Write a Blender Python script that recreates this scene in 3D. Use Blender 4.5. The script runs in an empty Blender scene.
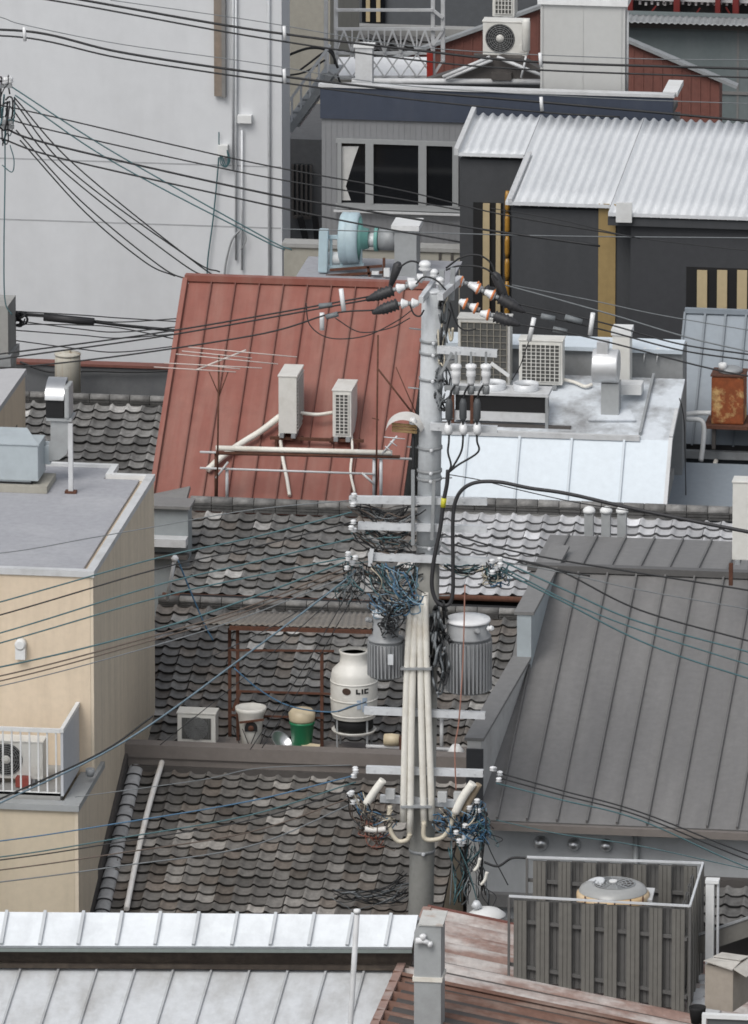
import bpy, bmesh, math, random
from mathutils import Vector, Matrix, noise as mnoise
R = random.Random(7)
PI = math.pi
sc = bpy.context.scene
COL = sc.collection
# ------------------------------------------------------------------ camera model
YAW, PITCH, FPX, W, H = math.radians(8), math.radians(15), 10500.0, 748, 1024
CAM = Vector((150*math.sin(YAW), -150*math.cos(YAW), 50.5))
FH = Vector((-math.sin(YAW), math.cos(YAW), 0)); RT = Vector((math.cos(YAW), math.sin(YAW), 0))
FW = FH*math.cos(PITCH) + Vector((0, 0, -math.sin(PITCH))); UP = RT.cross(FW)
def project(p):
    v = Vector(p)-CAM; d = v.dot(FW)
    return 374+FPX*v.dot(RT)/d, 512-FPX*v.dot(UP)/d
def ray(px, py): return FW + RT*((px-374)/FPX) + UP*(-(py-512)/FPX)
def P(px, py, Y): d = ray(px, py); return CAM + d*((Y-CAM.y)/d.y)
def PZ(px, py, Z): d = ray(px, py); return CAM + d*((Z-CAM.z)/d.z)
def PXX(px, py, X): d = ray(px, py); return CAM + d*((X-CAM.x)/d.x)
def solve(fn, target, lo, hi):
    for _ in range(60):
        m = (lo+hi)/2
        if (fn(lo)-target)*(fn(m)-target) <= 0: hi = m
        else: lo = m
    return (lo+hi)/2
def XatYZ(px, Y, z): return solve(lambda X: project((X, Y, z))[0], px, -60, 60)
def S(Y, X=0): return FPX/(Vector((X, Y, 5))-CAM).dot(FW)     # pixels per metre there

# ------------------------------------------------------------------ materials
MATS = {}
def M(name, rgb, rough=.75, metal=0., var=.10, fine=9., dirt=None, damt=.45, dscale=.9, stretch=(1,1,1), lo=.48, hi=.72, tint=False, bump=0., bscale=30., bdist=.01, alpha=None):
    if name in MATS: return MATS[name]
    m = bpy.data.materials.new(name); m.use_nodes = True; nt = m.node_tree; N = nt.nodes; L = nt.links
    b = N['Principled BSDF']; b.inputs['Roughness'].default_value = rough; b.inputs['Metallic'].default_value = metal
    g = N.new('ShaderNodeNewGeometry')
    mp = N.new('ShaderNodeMapping'); mp.inputs['Scale'].default_value = stretch; L.new(g.outputs['Position'], mp.inputs['Vector'])
    def noise(scale, det, src):
        n = N.new('ShaderNodeTexNoise'); n.inputs['Scale'].default_value = scale; n.inputs['Detail'].default_value = det
        n.inputs['Roughness'].default_value = .62; L.new(src, n.inputs['Vector']); return n
    def mr(src, a, b_, c, d):
        r = N.new('ShaderNodeMapRange'); L.new(src, r.inputs['Value'])
        for k, v in zip(('From Min', 'From Max', 'To Min', 'To Max'), (a, b_, c, d)): r.inputs[k].default_value = v
        return r.outputs['Result']
    def mix(fac, A, B, mode='MIX'):
        x = N.new('ShaderNodeMix'); x.data_type = 'RGBA'; x.blend_type = mode
        ins = [i for i in x.inputs if i.type == 'RGBA']; f = [i for i in x.inputs if i.type == 'VALUE'][0]
        for s, v in ((ins[0], A), (ins[1], B), (f, fac)):
            if hasattr(v, 'links'): L.new(v, s)
            else: s.default_value = v if s is f else (*v, 1)
        return [o for o in x.outputs if o.type == 'RGBA'][0]
    c = tuple(rgb)
    if dirt:
        c = mix(mr(noise(dscale, 7, mp.outputs['Vector']).outputs[0], lo, hi, 0, damt), c, dirt)
    if tint:
        a = N.new('ShaderNodeAttribute'); a.attribute_name = 'tint'; c = mix(1., c, a.outputs['Color'], 'MULTIPLY')
    v = N.new('ShaderNodeCombineColor'); s = mr(noise(fine, 4, g.outputs['Position']).outputs[0], .3, .7, 1-var, 1+var*.6)
    for i in range(3): L.new(s, v.inputs[i])
    c = mix(1., c, v.outputs[0], 'MULTIPLY')
    L.new(c, b.inputs['Base Color'])
    if bump:
        bp = N.new('ShaderNodeBump'); bp.inputs['Strength'].default_value = bump; bp.inputs['Distance'].default_value = bdist
        L.new(noise(bscale, 4, g.outputs['Position']).outputs[0], bp.inputs['Height']); L.new(bp.outputs[0], b.inputs['Normal'])
    if alpha is not None:
        b.inputs['Alpha'].default_value = alpha
    m['needs_tint'] = tint
    MATS[name] = m; return m
MS = lambda x, y, z: (x, y, z)
asphalt = M('asphalt', (.045, .046, .048), .9, var=.2, dirt=(.09, .09, .09), bump=.3)
tile_dark = M('tile_dark', (.165, .162, .157), .6, var=.34, fine=11, dirt=(.10, .092, .082), damt=.55, dscale=1.6, tint=True, bump=.25)
tile_brown = M('tile_brown', (.165, .157, .147), .65, var=.28, fine=14, dirt=(.075, .068, .06), damt=.6, dscale=1.5, tint=True, bump=.25)
tile_light = M('tile_light', (.46, .465, .48), .55, var=.16, fine=14, dirt=(.25, .25, .255), damt=.5, dscale=1.2, tint=True, bump=.2)
RED = dict(rgb=(.235, .080, .059), rough=.55, var=.10, fine=4, dirt=(.285, .14, .11), damt=.85, dscale=1.3, stretch=(2.8, .35, .35), lo=.42, hi=.72, bump=.35, bscale=2.2, bdist=.03)
red_roof = M('red_roof', **RED); red_roof_sheet = M('red_roof_sheet', tint=True, **RED)
brown_red = M('brown_red', (.18, .07, .055), .75, var=.14, dirt=(.13, .06, .05), stretch=(5, 1, .3), dscale=1.5)
GREY = dict(rgb=(.168, .165, .163), bump=.35, bscale=2.0, bdist=.03, rough=.5, var=.09, dirt=(.225, .22, .215), damt=.7, dscale=.8, stretch=(2.5, .3, .3), lo=.42, hi=.7)
grey_roof_sheet = M('grey_roof_sheet', tint=True, **GREY)
grey_roof_seam = M('grey_roof_seam', (.105, .102, .10), .5, var=.1)
WHITE = dict(bump=.3, bscale=2.5, bdist=.025, rgb=(.70, .735, .765), rough=.5, var=.05, dirt=(.48, .50, .52), damt=.55, dscale=1.3, stretch=(1.6, .9, .9), lo=.5, hi=.75)
white_roof = M('white_roof', **WHITE); white_sheet = M('white_sheet', tint=True, **WHITE)
white_worn_sheet = M('white_worn_sheet', (.58, .60, .62), .5, var=.08, dirt=(.35, .345, .335), damt=.8, dscale=1.2, stretch=(1.6, .7, .7), lo=.42, hi=.72, tint=True)
PALE = dict(bump=.3, bscale=2.5, bdist=.02, rgb=(.57, .635, .69), rough=.45, var=.05, dirt=(.50, .55, .60), damt=.6, dscale=.7)
pale_blue = M('pale_blue_roof', **PALE); pale_blue_sheet = M('pale_blue_sheet', tint=True, **PALE)
pale_dirty = M('pale_blue_soiled', (.60, .64, .68), .5, var=.08, dirt=(.19, .19, .19), damt=.85, dscale=1.1, lo=.47, hi=.64)
SLATE = dict(bump=.3, bscale=2.5, bdist=.02, rgb=(.24, .275, .31), rough=.5, var=.06, dirt=(.22, .245, .265), damt=.5, dscale=1., stretch=(2, .5, .5))
slate_blue = M('slate_blue_roof', **SLATE); slate_sheet = M('slate_sheet', tint=True, **SLATE)
wall_white = M('wall_white', (.61, .625, .645), .85, var=.035, fine=3, dirt=(.54, .552, .57), damt=.7, dscale=.35, stretch=(2.2, 2.2, .25), lo=.4, hi=.7)
concrete = M('concrete', (.33, .33, .32), .85, var=.08, dirt=(.24, .235, .22), damt=.6, dscale=.8, stretch=(2, 2, .5), bump=.15)
concrete_beige = M('concrete_beige', (.36, .345, .30), .85, var=.08, dirt=(.27, .26, .22), damt=.6, stretch=(2, 2, .5))
beige = M('beige_render', (.69, .575, .44), .85, var=.05, dirt=(.52, .425, .32), damt=.6, dscale=.9, stretch=(3, 3, .3), lo=.45, hi=.75, bump=.12)
beige_dirty = M('beige_render_stained', (.68, .59, .465), .85, var=.06, dirt=(.49, .425, .33), damt=.5, dscale=1.1, stretch=(5, 5, .25), lo=.42, hi=.7, bump=.12)
flat_roof = M('flat_roof_membrane', (.34, .345, .37), .8, var=.10, dirt=(.42, .425, .445), damt=.6, dscale=1.1, bump=.2)
white_trim = M('white_trim', (.55, .56, .57), .6, var=.06, dirt=(.36, .36, .35), damt=.6, dscale=2.5)
charcoal = M('charcoal_render', (.052, .055, .06), .85, var=.08, dirt=(.072, .075, .08), damt=.6, dscale=.6, stretch=(2, 2, .4))
black = M('black_recess', (.008, .008, .009), .8, var=.1)
gold = M('gold_panel', (.33, .235, .10), .6, var=.1, dirt=(.24, .17, .075), damt=.5, dscale=2, stretch=(4, 4, .3))
gold_pale = M('pale_gold_panel', (.47, .38, .23), .6, var=.06)
amber = M('painted_amber_glow', (.38, .20, .035), .3, var=.2)  # amber colour stands in for a faint glow; nothing emits here
grey_siding = M('grey_siding', (.215, .22, .23), .7, var=.05, dirt=(.17, .175, .18), damt=.5, stretch=(4, 4, .3))
navy = M('navy_parapet', (.042, .053, .08), .6, var=.08, dirt=(.065, .075, .10), damt=.5, stretch=(3, 3, .4))
teal_wall = M('teal_grey_wall', (.14, .17, .175), .75, var=.07, dirt=(.18, .205, .21), damt=.6, stretch=(2, 2, .4))
slat_dark = M('dark_slat_wall', (.10, .108, .118), .7, var=.1)
red_steel = M('red_steel', (.16, .022, .02), .5, var=.15)
rust = M('rust_steel', (.105, .043, .026), .9, var=.3, fine=20, dirt=(.06, .03, .02), damt=.7, dscale=4)
rust_tank = M('rusted_tank', (.25, .066, .02), .8, var=.3, fine=9, dirt=(.60, .40, .17), damt=.9, dscale=2.7, lo=.50, hi=.60)
rust_sheet = M('rust_corrugated', (.25, .165, .14), .75, var=.2, fine=10, dirt=(.48, .455, .44), damt=.9, dscale=1.3, stretch=(.5, 2.4, 1), lo=.45, hi=.6)
rust_sheet_b = M('rust_corrugated_brown', (.15, .08, .058), .75, var=.2, fine=10, dirt=(.26, .2, .17), damt=.7, dscale=1.6, stretch=(.5, 2.4, 1), lo=.5, hi=.65)
canopy_m = M('weathered_canopy', (.19, .175, .155), .75, var=.15, dirt=(.13, .105, .085), damt=.7, dscale=2)
ridge_metal = M('brown_ridge_metal', (.185, .165, .152), .6, var=.08, dirt=(.14, .12, .11), damt=.5, dscale=1.5)
dark_metal = M('dark_brown_metal', (.075, .068, .064), .6, var=.1)
flash = M('grey_flashing', (.20, .198, .195), .55, var=.1, dirt=(.18, .175, .17), damt=.6, dscale=1.6)
galv = M('galvanised_steel', (.62, .64, .66), .5, .15, var=.07, dirt=(.47, .48, .49), damt=.6, dscale=3)
galv_dk = M('weathered_galvanised', (.30, .315, .325), .5, .1, var=.1, dirt=(.2, .2, .2), damt=.6, dscale=3)
stainless = M('stainless', (.62, .63, .64), .3, .85, var=.06); hood_metal = M('hood_metal', (.64, .65, .66), .38, .45, var=.06)
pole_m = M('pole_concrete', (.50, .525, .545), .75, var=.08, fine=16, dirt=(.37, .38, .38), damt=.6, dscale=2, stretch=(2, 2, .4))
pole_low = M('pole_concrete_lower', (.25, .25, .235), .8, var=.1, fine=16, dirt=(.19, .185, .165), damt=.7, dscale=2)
porcelain = M('porcelain', (.72, .73, .74), .25, var=.05)
orange = M('insulator_rim', (.62, .20, .07), .5, var=.1)
cable_k = M('black_cable', (.018, .019, .021), .6, var=.2)
cable_g = M('grey_cable', (.16, .175, .185), .6, var=.15)
cable_t = M('blue_green_cable', (.06, .13, .145), .6, var=.15)
cable_b = M('blue_cable', (.055, .14, .24), .55, var=.15)
cable_lb = M('pale_blue_cable', (.20, .32, .42), .55, var=.15)
cable_br = M('brown_cable', (.11, .085, .07), .7, var=.15)
cable_cr = M('cream_cable', (.55, .50, .40), .6, var=.1)
conduit_m = M('cream_conduit', (.74, .72, .66), .5, var=.06, dirt=(.52, .47, .39), damt=.6, dscale=2.5)
rubber = M('black_rubber', (.03, .03, .033), .55, var=.2, fine=30)
trafo = M('transformer_grey', (.28, .29, .30), .5, var=.08, dirt=(.2, .2, .2), damt=.5, dscale=3)
trafo_lid = M('transformer_lid', (.76, .77, .78), .5, var=.06)
ac_white = M('ac_white', (.66, .655, .62), .5, var=.04, dirt=(.47, .45, .40), damt=.5, dscale=3)
ac_grey = M('ac_coil', (.085, .085, .08), .6, var=.3, fine=40)
fan_grey = M('fan_grille_grey', (.16, .165, .165), .5, var=.1)
frp = M('cooling_tower_white', (.68, .67, .63), .45, var=.05, dirt=(.44, .42, .36), damt=.55, dscale=2.2)
duct_m = M('duct_grey', (.36, .375, .38), .5, .1, var=.07, dirt=(.27, .275, .275), damt=.6, dscale=1.8)
unit_blue = M('unit_blue_grey', (.40, .45, .475), .5, var=.05, dirt=(.30, .33, .35), damt=.5, dscale=2)
fan_blue = M('blower_blue', (.43, .55, .60), .5, var=.06, dirt=(.33, .4, .42), damt=.5, dscale=2.5)
teal_ring = M('blower_teal', (.16, .36, .33), .5, var=.08)
fence_m = M('fence_board', (.15, .145, .132), .7, var=.1, dirt=(.105, .10, .09), damt=.5, dscale=2, stretch=(4, 4, .4))
fence_dk = M('fence_board_back', (.115, .113, .11), .75, var=.1)
green_m = M('green_bucket', (.015, .17, .075), .4, var=.08)
cream_m = M('cream_plastic', (.55, .47, .33), .5, var=.08)
carton = M('carton_beige', (.34, .30, .255), .8, var=.08, dirt=(.25, .22, .18), damt=.5, dscale=3)
glass = M('window_glass', (.008, .009, .011), .08, var=.1)
curtain_m = M('curtain', (.50, .50, .49), .9, var=.1)
white_m = M('white_paint', (.70, .71, .71), .55, var=.05, dirt=(.52, .52, .5), damt=.5, dscale=2)
corr_white = M('white_corrugated', (.64, .66, .68), .5, var=.05, dirt=(.48, .50, .52), damt=.5, dscale=1., stretch=(1.2, .7, .7), lo=.5, hi=.75)
yellow = M('yellow_tape', (.55, .52, .04), .5)
red_m = M('red_cover', (.35, .03, .02), .5)
lamp_w = M('lamp_white', (.62, .60, .57), .5, var=.06)

# ------------------------------------------------------------------ mesh builder
WL = {}
def tag(o, label=None, cat=None, group=None, kind=None):
    for k, v in (('label', label), ('category', cat), ('group', group), ('kind', kind)):
        if v: o[k] = v
    return o
def thing(name, label, cat, loc=(0, 0, 0), group=None):
    o = bpy.data.objects.new(name, None); COL.objects.link(o); o.location = loc; o.empty_display_size = .2
    WL[o] = Vector(loc); return tag(o, label, cat, group)
def children(o): return [c for c in bpy.data.objects if c.parent == o]
def dup(o, parent=None):
    c = o.copy(); COL.objects.link(c); c.parent = parent
    for ch in children(o): dup(ch, c)
    return c
class MB:
    def __init__(s): s.v = []; s.f = []; s.sm = []; s.col = []
    def add(s, vs, fs, smooth=False, col=None):
        n = len(s.v); s.v += [Vector(p) for p in vs]
        for f in fs: s.f.append([i+n for i in f]); s.sm.append(smooth); s.col.append(col)
        return s
    def box(s, x0, x1, y0, y1, z0, z1, col=None):
        return s.add([(x0,y0,z0),(x1,y0,z0),(x1,y1,z0),(x0,y1,z0),(x0,y0,z1),(x1,y0,z1),(x1,y1,z1),(x0,y1,z1)],
            [(0,3,2,1),(4,5,6,7),(0,1,5,4),(1,2,6,5),(2,3,7,6),(3,0,4,7)], col=col)
    def bar(s, a, b, w, h, up=(0, 0, 1), col=None):      # rectangular bar from a to b
        a, b = Vector(a), Vector(b); d = (b-a).normalized(); up = Vector(up)
        if abs(d.dot(up)) > .98: up = Vector((0, 1, 0))
        x = d.cross(up).normalized()*w/2; y = x.cross(d).normalized()*h/2
        vs = [a-x-y, a+x-y, a+x+y, a-x+y, b-x-y, b+x-y, b+x+y, b-x+y]
        return s.add(vs, [(3,2,1,0),(4,5,6,7),(0,1,5,4),(1,2,6,5),(2,3,7,6),(3,0,4,7)], col=col)
    def slab(s, q, t, col=None):                       # quad thickened along its normal (downwards)
        q = [Vector(p) for p in q]; n = (q[1]-q[0]).cross(q[2]-q[0]).normalized()
        if n.z < 0 or (abs(n.z) < 1e-6 and n.y > 0): n = -n
        lo = [p-n*t for p in q]
        fs = [(0,1,2,3),(7,6,5,4)]+[(i, 4+i, 4+(i+1) % 4, (i+1) % 4) for i in range(4)]
        return s.add(q+lo, fs, col=col)
    def tube(s, pts, r, n=6, cap=True, r2=None):
        pts = [Vector(p) for p in pts]; m = len(pts); vs = []; fs = []
        prev = None
        for i, p in enumerate(pts):
            d = (pts[min(i+1, m-1)]-pts[max(i-1, 0)]).normalized()
            if prev is None:
                u = Vector((0, 0, 1)) if abs(d.z) < .9 else Vector((1, 0, 0))
                x = d.cross(u).normalized()
            else:
                x = (prev-d*prev.dot(d)); x = x.normalized() if x.length > 1e-6 else d.orthogonal().normalized()
            prev = x; y = d.cross(x)
            rr = r if r2 is None else r+(r2-r)*i/(m-1)
            vs += [p+(x*math.cos(2*PI*k/n)+y*math.sin(2*PI*k/n))*rr for k in range(n)]
        for i in range(m-1):
            for k in range(n): fs.append((i*n+k, i*n+(k+1) % n, (i+1)*n+(k+1) % n, (i+1)*n+k))
        s.add(vs, fs, smooth=n > 4)
        if cap:
            b = len(s.v)-len(vs)
            s.f += [[b+k for k in range(n)][::-1], [b+(m-1)*n+k for k in range(n)]]; s.sm += [False]*2; s.col += [None]*2
        return s
    def lathe(s, c, prof, n=24, axis=(0, 0, 1), cap=True):
        c = Vector(c); a = Vector(axis).normalized(); x = a.orthogonal().normalized(); y = a.cross(x); vs = []; fs = []
        for (r, h) in prof: vs += [c+a*h+(x*math.cos(2*PI*k/n)+y*math.sin(2*PI*k/n))*r for k in range(n)]
        for i in range(len(prof)-1):
            for k in range(n): fs.append((i*n+k, i*n+(k+1) % n, (i+1)*n+(k+1) % n, (i+1)*n+k))
        b = len(s.v); s.add(vs, fs, smooth=True)
        if cap:
            for i, rev in ((0, True), (len(prof)-1, False)):
                if prof[i][0] > 1e-4:
                    l = [b+i*n+k for k in range(n)]; s.f.append(l[::-1] if rev else l); s.sm.append(False); s.col.append(None)
        return s
    def poly(s, pts, depth):                           # planar polygon extruded by a vector
        n = len(pts); pts = [Vector(p) for p in pts]; d = Vector(depth)
        return s.add(pts+[p+d for p in pts], [tuple(range(n)), tuple(range(2*n-1, n-1, -1))]+[(i, n+i, n+(i+1) % n, (i+1) % n) for i in range(n)])
    def build(s, name, mat, parent=None, label=None, cat=None, group=None, kind=None, bevel=0, fix=True, origin=True):
        me = bpy.data.meshes.new(name)
        off = Vector((0, 0, 0))
        if parent is not None: off = WL[parent]
        elif origin and s.v:
            xs = [p.x for p in s.v]; ys = [p.y for p in s.v]; zs = [p.z for p in s.v]
            off = Vector(((min(xs)+max(xs))/2, (min(ys)+max(ys))/2, min(zs)))
        me.from_pydata([tuple(p-off) for p in s.v], [], s.f)
        me.polygons.foreach_set('use_smooth', s.sm)
        if mat.get('needs_tint'):
            at = me.color_attributes.new('tint', 'FLOAT_COLOR', 'CORNER')
            for p, c in zip(me.polygons, s.col):
                c = c or (1, 1, 1)
                for li in p.loop_indices: at.data[li].color = (*c, 1)
        if fix or bevel:
            bm = bmesh.new(); bm.from_mesh(me)
            if bevel:
                es = [e for e in bm.edges if len(e.link_faces) == 2 and e.calc_face_angle(0) > .6]
                bmesh.ops.bevel(bm, geom=es, offset=bevel, segments=2, affect='EDGES', profile=.6, clamp_overlap=True)
            if fix: bmesh.ops.recalc_face_normals(bm, faces=bm.faces)
            bm.to_mesh(me); bm.free()
        me.materials.append(mat); me.update()
        o = bpy.data.objects.new(name, me); COL.objects.link(o)
        if parent is not None: o.parent = parent; WL[o] = Vector(off)
        else: o.location = off; WL[o] = off.copy()
        return tag(o, label, cat, group, kind)
def catmull(pts, n=8):
    pts = [Vector(p) for p in pts]
    if len(pts) < 3: return [pts[0].lerp(pts[-1], i/n) for i in range(n+1)]
    out = []; q = [pts[0]*2-pts[1]]+pts+[pts[-1]*2-pts[-2]]
    for i in range(1, len(q)-2):
        a, b, c, d = q[i-1:i+3]
        for k in range(n):
            t = k/n; out.append(.5*((2*b)+(c-a)*t+(2*a-5*b+4*c-d)*t*t+(3*b-a-3*c+d)*t**3))
    out.append(pts[-1]); return out
# ------------------------------------------------------------------ generic builders
def roof_frame(xl, xr, ytop, Ytop, ybot, k):
    """corners TL TR BR BL of a roof falling towards -Y with slope k, found from where its edges stand"""
    a = P(xl, ytop, Ytop); xr_ = XatYZ(xr, Ytop, a.z)
    Yb = solve(lambda Y: project((a.x, Y, a.z-k*(Ytop-Y)))[1], ybot, Ytop-14, Ytop)
    zb = a.z-k*(Ytop-Yb)
    return [Vector((a.x, Ytop, a.z)), Vector((xr_, Ytop, a.z)), Vector((xr_, Yb, zb)), Vector((a.x, Yb, zb))]
def seam_roof(q, spacing, mat, seam, parent, name='roof', t=.06, sw=.035, sh=.045, first=.0, edge=True, label=None):
    q = [Vector(p) for p in q]; mb = MB(); mb.slab(q, t)
    n = (q[1]-q[0]).cross(q[3]-q[0]).normalized(); n = n if n.z > 0 else -n
    wd = (q[1]-q[0]).length; x = first; rg = random.Random(int(wd*100)); pts_ = []
    while x <= wd+.001:
        tt = x/wd; a = q[0].lerp(q[1], tt)+n*sh*.5; b = q[3].lerp(q[2], tt)+n*sh*.5
        mb.bar(a, b-(b-a).normalized()*.01, sw, sh, up=n, col=(seam,)*3); x += spacing
    return mb.build(name, mat, parent, label=label)
def tile_roof(q, mat, parent, rnd, tw=.265, th=.215, name='tile_roof', wave=.042, spread=(.75, 1.3), light=.05, brown=.0):
    a, b, c, d = [Vector(p) for p in q]; U = (b-a).normalized(); V = (d-a).normalized(); n = U.cross(V)
    n = n if n.z > 0 else -n
    nx = max(1, round((b-a).length/tw)); ny = max(1, round((d-a).length/th)); tw = (b-a).length/nx; th = (d-a).length/ny
    K = 10; mb = MB(); ph0 = rnd.uniform(0, 50)
    prof = [sum(math.exp(-((t/K-c_)/.15)**2) for c_ in (-.9, .1, 1.1))*1.05+.35*(2*t/K-1)**2-.5 for t in range(K+1)]
    colr = [rnd.uniform(.9, 1.1) for _ in range(nx)]
    for j in range(ny):
        for i in range(nx):
            g = rnd.uniform(*spread)*colr[i]; rr = rnd.random(); nz = mnoise.noise(Vector((i*.42+ph0, j*.22, 1.7))); g *= 1+.28*nz
            if rr < light*(.5+5*max(0, nz)): g *= rnd.uniform(1.3, 2.5)
            colv = (g, g, g) if rnd.random() > brown or g > 1.3 else (g*1.07, g*.98, g*.91)
            ju, jh, jv = rnd.uniform(-.008, .008), rnd.uniform(-.005, .010), rnd.gauss(0, .010)+(rnd.uniform(.03, .07) if rnd.random() < .02 else 0); sk = rnd.uniform(-.006, .006)
            top, bot, lip = [], [], []
            for t in range(K+1):
                u = (i+t/K)*tw+ju; hh = prof[t]*wave+jh+sk*(t/K-.5)
                top.append(a+U*u+V*(j*th-.01)+n*(hh*.9+.004))
                bot.append(a+U*u+V*((j+1)*th+.012+jv+.008*prof[t])+n*(hh+.052))
                lip.append(a+U*u+V*((j+1)*th+.004+jv)+n*(hh+.008))
            fs = []
            for t in range(K): fs += [(t, t+1, K+1+t+1, K+1+t)]
            mb.add(top+bot, fs, True, colv)
            e = tuple(x*.22 for x in colv)  # lip faces tinted dark: painted shade in the gap below each course
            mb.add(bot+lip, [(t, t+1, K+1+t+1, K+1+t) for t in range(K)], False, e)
    # underlay
    u0 = [p-n*.03 for p in (a, b, c, d)]
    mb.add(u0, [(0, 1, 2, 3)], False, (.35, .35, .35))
    return mb.build(name, mat, parent, fix=False)
def ridge_cap(a, b, mat, parent, rnd, dark=.45, w=.22, h=.16, seg=.33, r=.085, name='ridge_tiles'):  # dark: tint that paints shade onto the base courses under the cap
    a, b = Vector(a), Vector(b); mb = MB(); L = (b-a).length; d = (b-a)/L
    for k in range(3):
        ww = w-.03*k
        n = max(1, int(L/seg))
        for i in range(n):
            g = rnd.uniform(.7, 1.2)*dark; p0 = a+d*(i*L/n+.005)+Vector((0, 0, h*(k+.5)/3)); p1 = a+d*((i+1)*L/n-.005)+Vector((0, 0, h*(k+.5)/3))
            mb.bar(p0, p1, ww, h/3-.008, col=(g, g, g))
    n = max(1, int(L/seg))
    for i in range(n):
        g = rnd.uniform(.8, 1.5); m0 = len(mb.f)
        mb.tube([a+d*(i*L/n)+Vector((0, 0, h)), a+d*((i+1)*L/n-.012)+Vector((0, 0, h+.004))], r, 10, r2=r*.94)
        for k in range(m0, len(mb.f)): mb.col[k] = (g, g, g)
    return mb.build(name, mat, parent)
def corrugated(q, pitch, amp, mat, parent, name='roof', label=None, t=.012, sharp=False):
    """corrugations run from edge q0q1 to edge q3q2"""
    a, b, c, d = [Vector(p) for p in q]; n = (b-a).cross(d-a).normalized(); n = n if n.z > 0 else -n
    m = max(2, round((b-a).length/pitch)); K = 6; mb = MB(); N = m*K+1; T, B, vs = [], [], []
    rows = 7
    for r in range(rows):
        for i in range(N):
            s = i/(N-1); ph = (i % K)/K
            h = amp*(math.cos(2*PI*ph)); h = amp*(1-abs(2*ph-1)*2) if sharp else h
            p = a.lerp(b, s).lerp(d.lerp(c, s), r/(rows-1))+n*h; vs.append(p)
    fs = []
    for r in range(rows-1):
        for i in range(N-1): fs.append((r*N+i, r*N+i+1, (r+1)*N+i+1, (r+1)*N+i))
    M0 = len(vs); vs2 = vs+[p-n*t for p in vs]
    fs2 = fs+[tuple(M0+x for x in f[::-1]) for f in fs]
    for i in range(N-1): fs2 += [(i, M0+i, M0+i+1, i+1), ((rows-1)*N+i, (rows-1)*N+i+1, M0+(rows-1)*N+i+1, M0+(rows-1)*N+i)]
    mb.add(vs2, fs2, True); return mb.build(name, mat, parent, label=label, fix=False)
def cable(pts, Y, r, mat, label, cat='cable', name='overhead_cable', group=None, n=10, sides=5):
    w = []
    for p in pts: w.append(P(p[0], p[1], p[2] if len(p) > 2 else Y))
    return MB().tube(catmull(w, n), r, sides).build(name, mat, label=label, cat=cat, group=group)
def spread_lines(starts, ends, Y0, Y1, r, mat): pass

# ================================================================== SETTING
MB().add([(-900, -400, 0), (900, -400, 0), (900, 1500, 0), (-900, 1500, 0)], [(0, 1, 2, 3)]).build('ground', M('ground_concrete', (.16, .158, .15), .9, var=.15, dirt=(.1, .1, .095), dscale=.4), kind='structure', origin=False)
MB().add([(-200, -4.2, .004), (200, -4.2, .004), (200, .9, .004), (-200, .9, .004)], [(0, 1, 2, 3)]).build('street', asphalt, kind='structure', origin=False)

# ================================================================== FAR BACKGROUND
# dark slatted building at the very back
Yb = 56
a = P(285, 300, Yb); b = P(560, 300, Yb); zt = P(400, -60, Yb).z
t = thing('slatted_building', 'dark grey building with horizontal slat wall at the very top of the picture', 'building', ((a.x+b.x)/2, Yb, 0))
mb = MB(); mb.box(a.x, b.x, Yb+.06, Yb+8, 0, zt)
for i in range(60):
    z = zt-.1-i*.14
    if z > 6: mb.box(a.x, b.x, Yb, Yb+.055, z, z+.105)
mb.build('wall', slat_dark, t)
def rect(px0, py0, px1, py1, Y): # world x0,x1,z0,z1 on the wall plane Y
    p = P(px0, py1, Y); q = P(px1, py0, Y); return p.x, q.x, p.z, q.z
mb = MB(); x0, x1, z0, z1 = rect(362, 0, 385, 22, Yb-.02); mb.box(x0, x1, Yb-.03, Yb-.004, z0, z1+.6); wdw = mb.build('window', glass, t)
for k in (.25, .7): MB().box(x0+(x1-x0)*k-.03, x0+(x1-x0)*k+.05, Yb-.07, Yb-.034, z0+.02, z1+.5).build('frame', gold_pale, wdw)
# wooden-grey low wall with ledge in front of it
x0, x1, z0, z1 = rect(330, 29, 480, 33, 52)
t = thing('tile_ledge_house', 'low house with pale ledge and weathered tile strip behind the white lattice mast', 'house', ((x0+x1)/2, 53, 0))
MB().box(x0, x1, 52, 52.2, 0, z0-.004).build('wall', slat_dark, t)
MB().box(x0-.05, x1+.05, 51.9, 52.2, z0, z1).build('ledge', concrete, t)
q = roof_frame(330, 470, 34, 51.8, 62, .35); tile_roof(q, tile_dark, t, random.Random(3), spread=(.6, 1.0))
# teal-grey building, upper right
Yb = 50; x0, x1, z0, z1 = rect(600, 24, 860, 130, Yb)
t = thing('teal_building', 'grey-green walled building with white corrugated eave, top right corner', 'building', ((x0+x1)/2, Yb+3, 0))
MB().box(x0, x1, Yb, Yb+.6, 0, z1).build('wall', teal_wall, t)
mb = MB()
for px in (738,):
    p = P(px, 60, Yb); mb.box(p.x-.02, p.x+.02, Yb-.012, Yb-.002, 0, z1-.1)
p = P(640, 90, Yb); mb.box(x0, x1, Yb-.03, Yb-.003, p.z-.03, p.z+.03)
mb.build('panel_joint', flash, t)
eq = [Vector((x0, Yb-.05, z1+.06)), Vector((x1, Yb-.05, z1+.06)), Vector((x1, Yb-.45, z1)), Vector((x0, Yb-.45, z1))]
corrugated(eq, .12, .014, galv_dk, t, 'eave')
MB().box(x0, x1, Yb-.2, Yb-.003, z1-.16, z1-.02).build('eave_shade_strip', dark_metal, t)  # dark strip added in place of the shade under the eave
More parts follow.
